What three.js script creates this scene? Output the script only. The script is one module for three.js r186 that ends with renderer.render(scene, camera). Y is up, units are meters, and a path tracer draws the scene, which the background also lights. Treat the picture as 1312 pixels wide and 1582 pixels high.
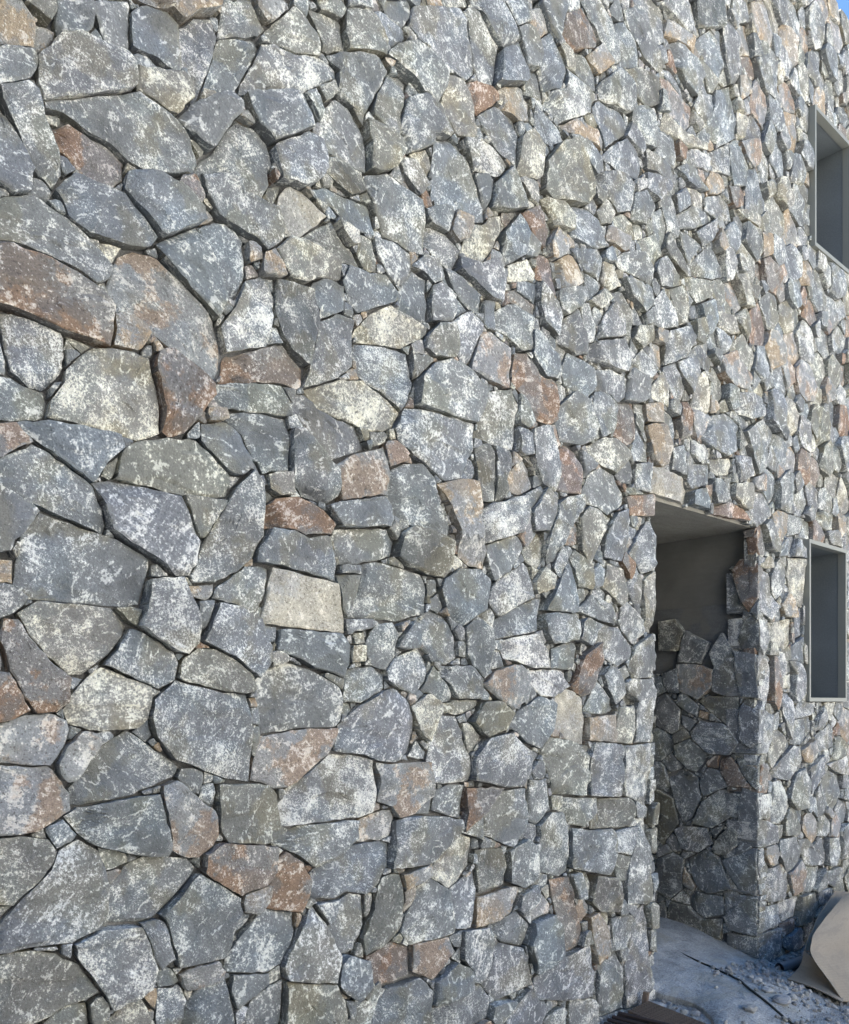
import * as THREE from 'three';
import { ImprovedNoise } from 'three/addons/math/ImprovedNoise.js';
import { mergeGeometries, toCreasedNormals } from 'three/addons/utils/BufferGeometryUtils.js';

// ---------- camera, sky, sun, exposure ----------
const scene = new THREE.Scene();
const EYE = 1.437, DIST = 2.3, YAW = 47.742 * Math.PI / 180;
const camera = new THREE.PerspectiveCamera(2 * Math.atan(1085 / 1312) * 180 / Math.PI, 1312 / 2170, 0.05, 900);
camera.position.set(0, EYE, DIST);
camera.lookAt(Math.cos(YAW) * 10, EYE, DIST - Math.sin(YAW) * 10);
camera.setViewOffset(1312, 2170, 0, 0, 1312, 1582);          // a level camera with the lens shifted up
const sunDir = new THREE.Vector3(-0.20, 0.78, -0.58).normalize();   // the sun stands behind the building
{ // clear blue sky, paler towards the horizon and round the sun
  const w = 512, h = 256, d = new Float32Array(w * h * 4);
  for (let j = 0; j < h; j++) for (let i = 0; i < w; i++) {
    const el = ((j + 0.5) / h - 0.5) * Math.PI, az = ((i + 0.5) / w - 0.5) * 2 * Math.PI, ce = Math.cos(el);
    const g = Math.acos(Math.min(1, Math.max(-1, ce * Math.cos(az) * sunDir.x + Math.sin(el) * sunDir.y + ce * Math.sin(az) * sunDir.z)));
    const t = Math.pow(Math.max(0, Math.sin(el)), 0.38), glow = 0.5 * Math.exp(-g / 0.16) + 0.03 * Math.exp(-g / 0.5), k = 4 * (j * w + i);
    d[k] = 0.170 * (1 - t) + 0.004 * t + glow; d[k + 1] = 0.205 * (1 - t) + 0.048 * t + glow * 0.96; d[k + 2] = 0.240 * (1 - t) + 0.150 * t + glow * 0.88; d[k + 3] = 1;
  }
  const t = new THREE.DataTexture(d, w, h, THREE.RGBAFormat, THREE.FloatType); t.mapping = THREE.EquirectangularReflectionMapping; t.magFilter = t.minFilter = THREE.LinearFilter; t.needsUpdate = true;
  scene.background = t; scene.environment = t;
}
const sun = new THREE.DirectionalLight(0xfffaf3, 5);
sun.position.copy(sunDir).multiplyScalar(40); sun.castShadow = true; sun.shadow.mapSize.set(2048, 2048);
Object.assign(sun.shadow.camera, { left: -20, right: 20, top: 20, bottom: -20, near: 1, far: 100 });
scene.add(sun, sun.target);
const renderer = new THREE.WebGLRenderer({ antialias: true });
renderer.toneMapping = THREE.LinearToneMapping;
renderer.toneMappingExposure = 6.3;
renderer.shadowMap.enabled = true;

// ---------- small helpers ----------
function rng(seed) { let s = seed >>> 0; return () => { s = (s + 0x6D2B79F5) | 0; let t = Math.imul(s ^ (s >>> 15), 1 | s); t = (t + Math.imul(t ^ (t >>> 7), 61 | t)) ^ t; return ((t ^ (t >>> 14)) >>> 0) / 4294967296; }; }
const IN = new ImprovedNoise(), noise = (x, y, z = 0) => IN.noise(x, y, z);
const fbm = (x, y, z, o = 3) => { let a = 0, s = 1; for (let i = 0; i < o; i++) { a += s * noise(x, y, z); x = x * 2.1 + 3.7; y = y * 2.1 + 1.3; z = z * 2.1 + 9.1; s *= 0.5; } return a; };
const clamp = (v, a, b) => Math.min(b, Math.max(a, v)), lerp = (a, b, t) => a + (b - a) * t;
const sstep = (a, b, v) => { const t = clamp((v - a) / (b - a), 0, 1); return t * t * (3 - 2 * t); };
const taken = {};
function numbered(n) { const k = taken[n] = (taken[n] ?? -1) + 1; return k ? n + '_' + String(k).padStart(3, '0') : n; }
function mesh(name, geo, mat, parent) { const m = new THREE.Mesh(geo, mat); m.name = name; m.castShadow = m.receiveShadow = true; parent.add(m); return m; }
function tag(o, label, category, group, kind) { if (label) o.userData.label = label; if (category) o.userData.category = category; if (group) o.userData.group = group; if (kind) o.userData.kind = kind; return o; }
function thing(name, label, category, group) { const g = new THREE.Group(); g.name = numbered(name); scene.add(g); return tag(g, label, category, group); }
function box(x0, x1, y0, y1, z0, z1) { const g = new THREE.BoxGeometry(x1 - x0, y1 - y0, z1 - z0); g.translate((x0 + x1) / 2, (y0 + y1) / 2, (z0 + z1) / 2);
  const p = g.attributes.position, n = g.attributes.normal, uv = g.attributes.uv;        // uv in metres
  for (let i = 0; i < p.count; i++) { const ax = Math.abs(n.getX(i)), ay = Math.abs(n.getY(i)); if (ax > 0.5) uv.setXY(i, p.getZ(i), p.getY(i)); else if (ay > 0.5) uv.setXY(i, p.getX(i), p.getZ(i)); else uv.setXY(i, p.getX(i), p.getY(i)); }
  return g; }

// ---------- procedural rock textures (one tile = 1 m) ----------
const TS = 1024;
function layer(px, py, oct, seed, gain = 0.5, ridged = false) {
  const out = new Float32Array(TS * TS), R = rng(seed); let amp = 1, tot = 0;
  for (let o = 0; o < oct; o++) {
    const nx = px << o, ny = py << o; if (nx > TS / 2 || ny > TS / 2) break;
    const gx = new Float32Array(nx * ny), gy = new Float32Array(nx * ny);
    for (let i = 0; i < nx * ny; i++) { const a = R() * 6.2832; gx[i] = Math.cos(a); gy[i] = Math.sin(a); }
    for (let j = 0; j < TS; j++) {
      const v = j * ny / TS, j0 = Math.floor(v), fy = v - j0, j1 = (j0 + 1) % ny, sy = fy * fy * fy * (fy * (fy * 6 - 15) + 10);
      for (let i = 0; i < TS; i++) {
        const u = i * nx / TS, i0 = Math.floor(u), fx = u - i0, i1 = (i0 + 1) % nx, sx = fx * fx * fx * (fx * (fx * 6 - 15) + 10);
        const a = j0 * nx + i0, b = j0 * nx + i1, c = j1 * nx + i0, d = j1 * nx + i1;
        const na = gx[a] * fx + gy[a] * fy, nb = gx[b] * (fx - 1) + gy[b] * fy, nc = gx[c] * fx + gy[c] * (fy - 1), nd = gx[d] * (fx - 1) + gy[d] * (fy - 1);
        const t = na + (nb - na) * sx, w = nc + (nd - nc) * sx; let n = (t + (w - t) * sy) * 1.4;
        if (ridged) n = 0.5 - 2 * Math.abs(n);
        out[j * TS + i] += n * amp;
      }
    }
    tot += amp; amp *= gain;
  }
  return out;
}
const LA = layer(4, 4, 7, 11, 0.55), LB = layer(14, 14, 6, 23, 0.72), LC = layer(11, 34, 5, 37, 0.7), LR = layer(9, 16, 5, 51, 0.62, true), LF = layer(110, 110, 3, 67, 0.8), LG = layer(300, 300, 1, 71, 0.7);
const at = (L, i, dx, dy) => L[(((i / TS | 0) + dy) & (TS - 1)) * TS + ((i + dx) & (TS - 1))];
const WRAP = t => { t.wrapS = t.wrapT = THREE.RepeatWrapping; t.magFilter = THREE.LinearFilter; t.minFilter = THREE.LinearMipmapLinearFilter; t.generateMipmaps = true; t.needsUpdate = true; return t; };
function colourMap(fn) {
  const d = new Uint8Array(TS * TS * 4), c = [0, 0, 0];
  for (let i = 0; i < TS * TS; i++) { fn(i, c); d[4 * i] = clamp(c[0], 0, 255); d[4 * i + 1] = clamp(c[1], 0, 255); d[4 * i + 2] = clamp(c[2], 0, 255); d[4 * i + 3] = 255; }
  const t = new THREE.DataTexture(d, TS, TS); t.colorSpace = THREE.SRGBColorSpace; return WRAP(t);
}
const mix3 = (c, r, g, b, t) => { c[0] += (r - c[0]) * t; c[1] += (g - c[1]) * t; c[2] += (b - c[2]) * t; };
// grey limestone with pale calcite bloom: amount = how much of it is bloomed, warm = yellowish bloom
function greyRock(base, amount, warm, ox, oy, streak) {
  return colourMap((i, c) => {
    const a = at(LA, i, ox, oy), b = at(LB, i, oy, ox), f = LF[i], g = LG[i], s = at(LC, i, oy + 91, ox + 7), r = at(LR, i, ox + 300, oy);
    const k = 1 + 0.12 * a + 0.08 * b + 0.06 * f + 0.07 * g; c[0] = base[0] * k; c[1] = base[1] * k; c[2] = base[2] * k;
    mix3(c, c[0] * 1.05, c[1] * 1.0, c[2] * 0.88, 0.6 * sstep(0.1, 0.5, -at(LA, i, oy + 200, ox + 60)));               // olive stain
    mix3(c, c[0] * 0.95, c[1] * 0.98, c[2] * 1.0, 0.7 * sstep(0.05, 0.4, at(LA, i, ox + 500, oy + 160)));               // slate blue
    const bloom = sstep(0.28 - amount, 1.08 - amount, (streak ? 0.45 * s + 0.25 * b : 0.55 * b) + 0.55 * a + 0.58 * f + 0.40 * g);
    mix3(c, 240, 239 - warm * 4, 235 - warm * 20, 0.86 * bloom);
    mix3(c, 255, 253, 248 - warm * 12, 0.6 * sstep(0.50, 0.80, r + 0.15 * f + 0.30 * b + 0.1 * g));                  // veins
    mix3(c, 255, 255, 250, 0.6 * sstep(0.86, 1.15, f + 0.5 * g + 0.35 * a));                                         // flecks
    mix3(c, base[0] * 0.6, base[1] * 0.6, base[2] * 0.6, 0.45 * sstep(0.8, 1.1, -f - 0.5 * g + 0.2 * a));
  });
}
function stainedRock(c1, c2, c3, pale, ox, oy) {
  return colourMap((i, c) => {
    const a = at(LA, i, ox, oy), b = at(LB, i, oy, ox), f = LF[i], g = LG[i], s = at(LC, i, ox + 51, oy + 77);
    const k = 1.06 * (1 + 0.07 * f + 0.07 * g + 0.1 * b); c[0] = c1[0] * k; c[1] = c1[1] * k; c[2] = c1[2] * k;
    mix3(c, c2[0] * k, c2[1] * k, c2[2] * k, sstep(-0.18, 0.22, a + 0.15 * f));
    mix3(c, c3[0] * k, c3[1] * k, c3[2] * k, 0.9 * sstep(0.02, 0.36, at(LA, i, ox + 333, oy + 99) + 0.35 * b));
    mix3(c, 246, 240, 228, 0.62 * sstep(0.44 - pale, 0.80 - pale, s * 0.45 + 0.5 * b + 0.28 * f + 0.16 * g));
    mix3(c, 252, 248, 240, 0.65 * sstep(0.78, 1.05, f + 0.5 * g));
    mix3(c, 70, 62, 56, 0.5 * sstep(0.72, 1.0, -f - 0.5 * g));
  });
}
const bumpData = new Uint8Array(TS * TS * 4);
for (let i = 0; i < TS * TS; i++) { const v = 108 + 40 * LA[i] + 36 * LB[i] + 24 * LF[i] + 16 * LG[i] + 34 * sstep(0, 0.07, at(LA, i, 371, 129) + 0.12 * LB[i]) + 22 * sstep(0.1, 0.16, at(LC, i, 19, 471)); bumpData[4 * i] = bumpData[4 * i + 1] = bumpData[4 * i + 2] = clamp(v, 0, 255); bumpData[4 * i + 3] = 255; }
const bumpTex = WRAP(new THREE.DataTexture(bumpData, TS, TS));
const rock = map => new THREE.MeshStandardMaterial({ map, bumpMap: bumpTex, bumpScale: 0.0065, roughness: 0.86, vertexColors: true });
const M = {
  grey: rock(greyRock([133, 135, 134], 0.12, 0.4, 0, 0, false)),
  smooth: rock(greyRock([130, 133, 134], -0.04, 0.4, 150, 700, true)),
  bloom: rock(greyRock([134, 136, 135], 0.28, 0.4, 410, 130, false)),
  dusty: rock(greyRock([139, 140, 139], 0.46, 0.5, 820, 390, false)),
  streak: rock(greyRock([131, 133, 134], 0.22, 0.3, 700, 520, true)),
  olive: rock(greyRock([137, 136, 128], 0.14, 0.8, 230, 810, false)),
  pale: rock(greyRock([149, 147, 140], 0.40, 0.9, 560, 210, false)),
  cream: rock(stainedRock([170, 164, 150], [180, 174, 160], [160, 158, 152], 0.10, 333, 77)),
  tan: rock(stainedRock([150, 142, 130], [145, 145, 142], [158, 140, 116], 0.26, 120, 640)),
  rust: rock(stainedRock([126, 116, 107], [130, 128, 124], [136, 112, 92], 0.26, 610, 333)),
  mottled: rock(stainedRock([142, 145, 146], [141, 141, 138], [148, 131, 115], 0.28, 45, 900)),
};
// what a traced stone is made of: material choices and tint range
const KIND = {
  g: [['grey', 'smooth', 'streak', 'olive', 'grey'], [1, 1, 0.99]], b: [['smooth', 'grey', 'smooth', 'streak'], [0.96, 0.985, 1.0]], d: [['grey', 'olive'], [0.72, 0.72, 0.72]],
  p: [['bloom', 'streak', 'dusty', 'bloom'], [1, 1, 1]], w: [['olive', 'olive', 'grey'], [0.98, 0.98, 0.96]], c: [['pale'], [1, 0.99, 0.96]], a: [['cream'], [1, 0.99, 0.96]],
  t: [['tan'], [1, 1, 1]], r: [['rust'], [1, 0.98, 0.96]], m: [['rust', 'mottled'], [0.96, 0.92, 0.92]], k: [['rust'], [0.84, 0.84, 0.84]], q: [['mottled'], [1, 0.98, 0.96]],
};

// ---------- stones ----------
const area = P => { let A = 0; for (let i = 0; i < P.length; i++) { const a = P[i], b = P[(i + 1) % P.length]; A += a[0] * b[1] - b[0] * a[1]; } return A / 2; };
const centroid = P => { let A = 0, x = 0, y = 0; for (let i = 0; i < P.length; i++) { const a = P[i], b = P[(i + 1) % P.length], c = a[0] * b[1] - b[0] * a[1]; A += c; x += (a[0] + b[0]) * c; y += (a[1] + b[1]) * c; } return [x / (3 * A), y / (3 * A)]; };
function outline(P, inset, cut, step, R) {           // inset, clip the corners, resample
  const n = P.length, Q = [];
  for (let i = 0; i < n; i++) {
    const a = P[(i + n - 1) % n], b = P[i], c = P[(i + 1) % n];
    let e1 = [b[0] - a[0], b[1] - a[1]], e2 = [c[0] - b[0], c[1] - b[1]]; const l1 = Math.hypot(...e1) || 1, l2 = Math.hypot(...e2) || 1;
    const n1 = [-e1[1] / l1, e1[0] / l1], n2 = [-e2[1] / l2, e2[0] / l2]; let bx = n1[0] + n2[0], by = n1[1] + n2[1]; const d = Math.max(0.35, (bx * bx + by * by) / 2);
    Q.push([b[0] + bx * inset / d, b[1] + by * inset / d]);
  }
  if (!cut) return Q;
  const C = [];
  for (let i = 0; i < n; i++) { const a = Q[i], b = Q[(i + 1) % n], L = Math.hypot(b[0] - a[0], b[1] - a[1]), t0 = clamp(cut * (0.4 + 1.2 * R()) / L, 0.02, 0.3), t1 = 1 - clamp(cut * (0.4 + 1.2 * R()) / L, 0.02, 0.3); C.push([lerp(a[0], b[0], t0), lerp(a[1], b[1], t0)], [lerp(a[0], b[0], t1), lerp(a[1], b[1], t1)]); }
  const out = [];
  for (let i = 0; i < C.length; i++) { const a = C[i], b = C[(i + 1) % C.length], L = Math.hypot(b[0] - a[0], b[1] - a[1]), k = Math.max(1, Math.round(L / step)); for (let j = 0; j < k; j++) out.push([lerp(a[0], b[0], j / k), lerp(a[1], b[1], j / k)]); }
  return out;
}
// P: outline in the wall plane (metres, anticlockwise); z0: face height; returns a geometry facing +z
function stoneGeo(P, seed, z0, depth, tint, opt = {}) {
  const R = rng(seed * 7919 + 13), S = Math.sqrt(Math.abs(area(P))), C = centroid(P);
  const step = opt.step ?? clamp(S * 0.09, 0.011, 0.021), O = outline(P, opt.inset ?? 0.0024, opt.fitted ? 0 : clamp(S * 0.03, 0.002, 0.007), step, R), n = O.length;
  const sx = R() * 90, sy = R() * 90, tX = (R() - 0.5) * 0.14, tY = (R() - 0.5) * 0.15;
  const cuts = []; for (let k = 0; k < 3; k++) { const a = R() * 6.2832; cuts.push([Math.cos(a), Math.sin(a), S * (0.34 + 0.34 * R()), 0.12 + 0.6 * R()]); }
  const rough = opt.rough ?? 1, fl = 0.0065 * rough * clamp(S / 0.2, 0.4, 1.3);
  const h = (x, y) => {
    const dx = x - C[0], dy = y - C[1]; let v = z0 + tX * dx + tY * dy;
    for (const c of cuts) { const d = dx * c[0] + dy * c[1] - c[2] + 0.02 * noise(x * 14 + sx, y * 14, 3); if (d > 0) v -= d * c[3]; }
    v += fl * noise(x * 7 + sx, y * 7 + sy, 1) + fl * 0.45 * noise(x * 19 + sx, y * 19 + sy, 5) + fl * 0.30 * Math.abs(noise(x * 38 + sx, y * 38 + sy, 8)) - fl * 0.9 * sstep(0.05, 0.12, noise(x * 5 + sy, y * 9 + sx, 12));      // swells, grain and cleft ledges
    return Math.max(v, z0 - 0.036, (opt.floor ?? -0.034) + 0.15 * (v - z0));
  };
  const W = O.map((p, i) => { const q = O[(i + 1) % n], o = O[(i + n - 1) % n]; let ex = q[0] - o[0], ey = q[1] - o[1]; const l = Math.hypot(ex, ey) || 1; const j = rough * (0.0045 * noise(p[0] * 30 + sx, p[1] * 30 + sy, 2) + 0.003 * noise(p[0] * 75 + sx, p[1] * 75 + sy, 4)); return [p[0] - ey / l * j, p[1] + ex / l * j, -ey / l, ex / l]; });
  const rings = [], V = [], col = [], side = [];
  const fr = S > 0.14 ? [0.92, 0.80, 0.66, 0.50, 0.34, 0.17] : S > 0.07 ? [0.84, 0.62, 0.4, 0.2] : [0.55];
  const push = (x, y, z, e) => {
    const pn = fbm(x * 9 + sy, y * 9 + sx, 4, 2), tn = 1 + 0.13 * pn; let c = [tint[0] * tn, tint[1] * tn, tint[2] * (tn - 0.03 * pn)];
    if (e && (opt.worn ?? true)) { const w = 0.85 * sstep(-0.3, 0.15, fbm(x * 14 + sx, y * 14 + sy, 7, 2)); c = [lerp(c[0], 1, w), lerp(c[1], 0.985, w), lerp(c[2], 0.93, w)]; }   // bruised pale arris
    V.push(x, y, z); col.push(Math.min(c[0], 1), Math.min(c[1], 1), Math.min(c[2], 1)); return V.length / 3 - 1;
  };
  const chA = 0.0025 + 0.0045 * R() * rough, chB = 0.0015 + 0.0045 * R();
  const rimZ = W.map(p => h(p[0], p[1]) - chB * (0.7 + 0.9 * noise(p[0] * 17 + sx, p[1] * 17, 6)));
  let arc = 0; const arcs = W.map((p, i) => { const a = arc, q = W[(i + 1) % n]; arc += Math.hypot(q[0] - p[0], q[1] - p[1]); return a; });
  const s0 = W.map((p, i) => { side.push(arcs[i], -depth); return push(p[0] + p[2] * 0.004, p[1] + p[3] * 0.004, z0 - depth, 0); }), s1 = W.map((p, i) => { side.push(arcs[i], rimZ[i] - z0); return push(p[0], p[1], rimZ[i], 2); });
  rings.push(W.map((p, i) => push(p[0], p[1], rimZ[i], 1)));
  rings.push(W.map(p => { const e = chA * (1 + 0.8 * noise(p[0] * 22, p[1] * 22 + sy, 9)), x = p[0] + p[2] * e, y = p[1] + p[3] * e; return push(x, y, h(x, y) - 0.0006, 1); }));
  for (const f of fr) rings.push(W.map(p => { const x = lerp(C[0], p[0] + p[2] * chA, f), y = lerp(C[1], p[1] + p[3] * chA, f); return push(x, y, h(x, y), 0); }));
  const ci = push(C[0], C[1], h(C[0], C[1]), 0), idx = [];
  for (let i = 0; i < n; i++) { const j = (i + 1) % n; idx.push(s0[i], s0[j], s1[i], s0[j], s1[j], s1[i]); }
  for (let r = 0; r < rings.length - 1; r++) for (let i = 0; i < n; i++) { const j = (i + 1) % n, a = rings[r][i], b = rings[r][j], c = rings[r + 1][i], d = rings[r + 1][j]; if ((i + r) & 1) idx.push(a, b, d, a, d, c); else idx.push(a, b, c, b, d, c); }
  const L = rings[rings.length - 1]; for (let i = 0; i < n; i++) idx.push(L[i], L[(i + 1) % n], ci);
  const ang = R() * 6.2832, ca = Math.cos(ang), sa = Math.sin(ang), ou = R(), ov = R(), us = 0.65 + 0.95 * R(), uv = [];
  for (let i = 0; i < V.length; i += 3) { const x = V[i], y = V[i + 1]; if (i / 3 < side.length / 2) uv.push(side[i / 3 * 2] + ou, side[i / 3 * 2 + 1] + ov); else uv.push((ca * x - sa * y) * us + ou, (sa * x + ca * y) * us + ov); }
  let g = new THREE.BufferGeometry();
  g.setAttribute('position', new THREE.Float32BufferAttribute(V, 3)); g.setAttribute('color', new THREE.Float32BufferAttribute(col, 3)); g.setAttribute('uv', new THREE.Float32BufferAttribute(uv, 2)); g.setIndex(idx);
  return toCreasedNormals(g, 0.32);
}
const HEAD = 0.90;      // face tint; bruised edges go up to 1
const jit = (t, R, a) => { const k = 1 + (R() - 0.5) * a; return t.map(v => clamp(HEAD * v * k * (1 + (R() - 0.5) * 0.022), 0, 1)); };
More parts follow.
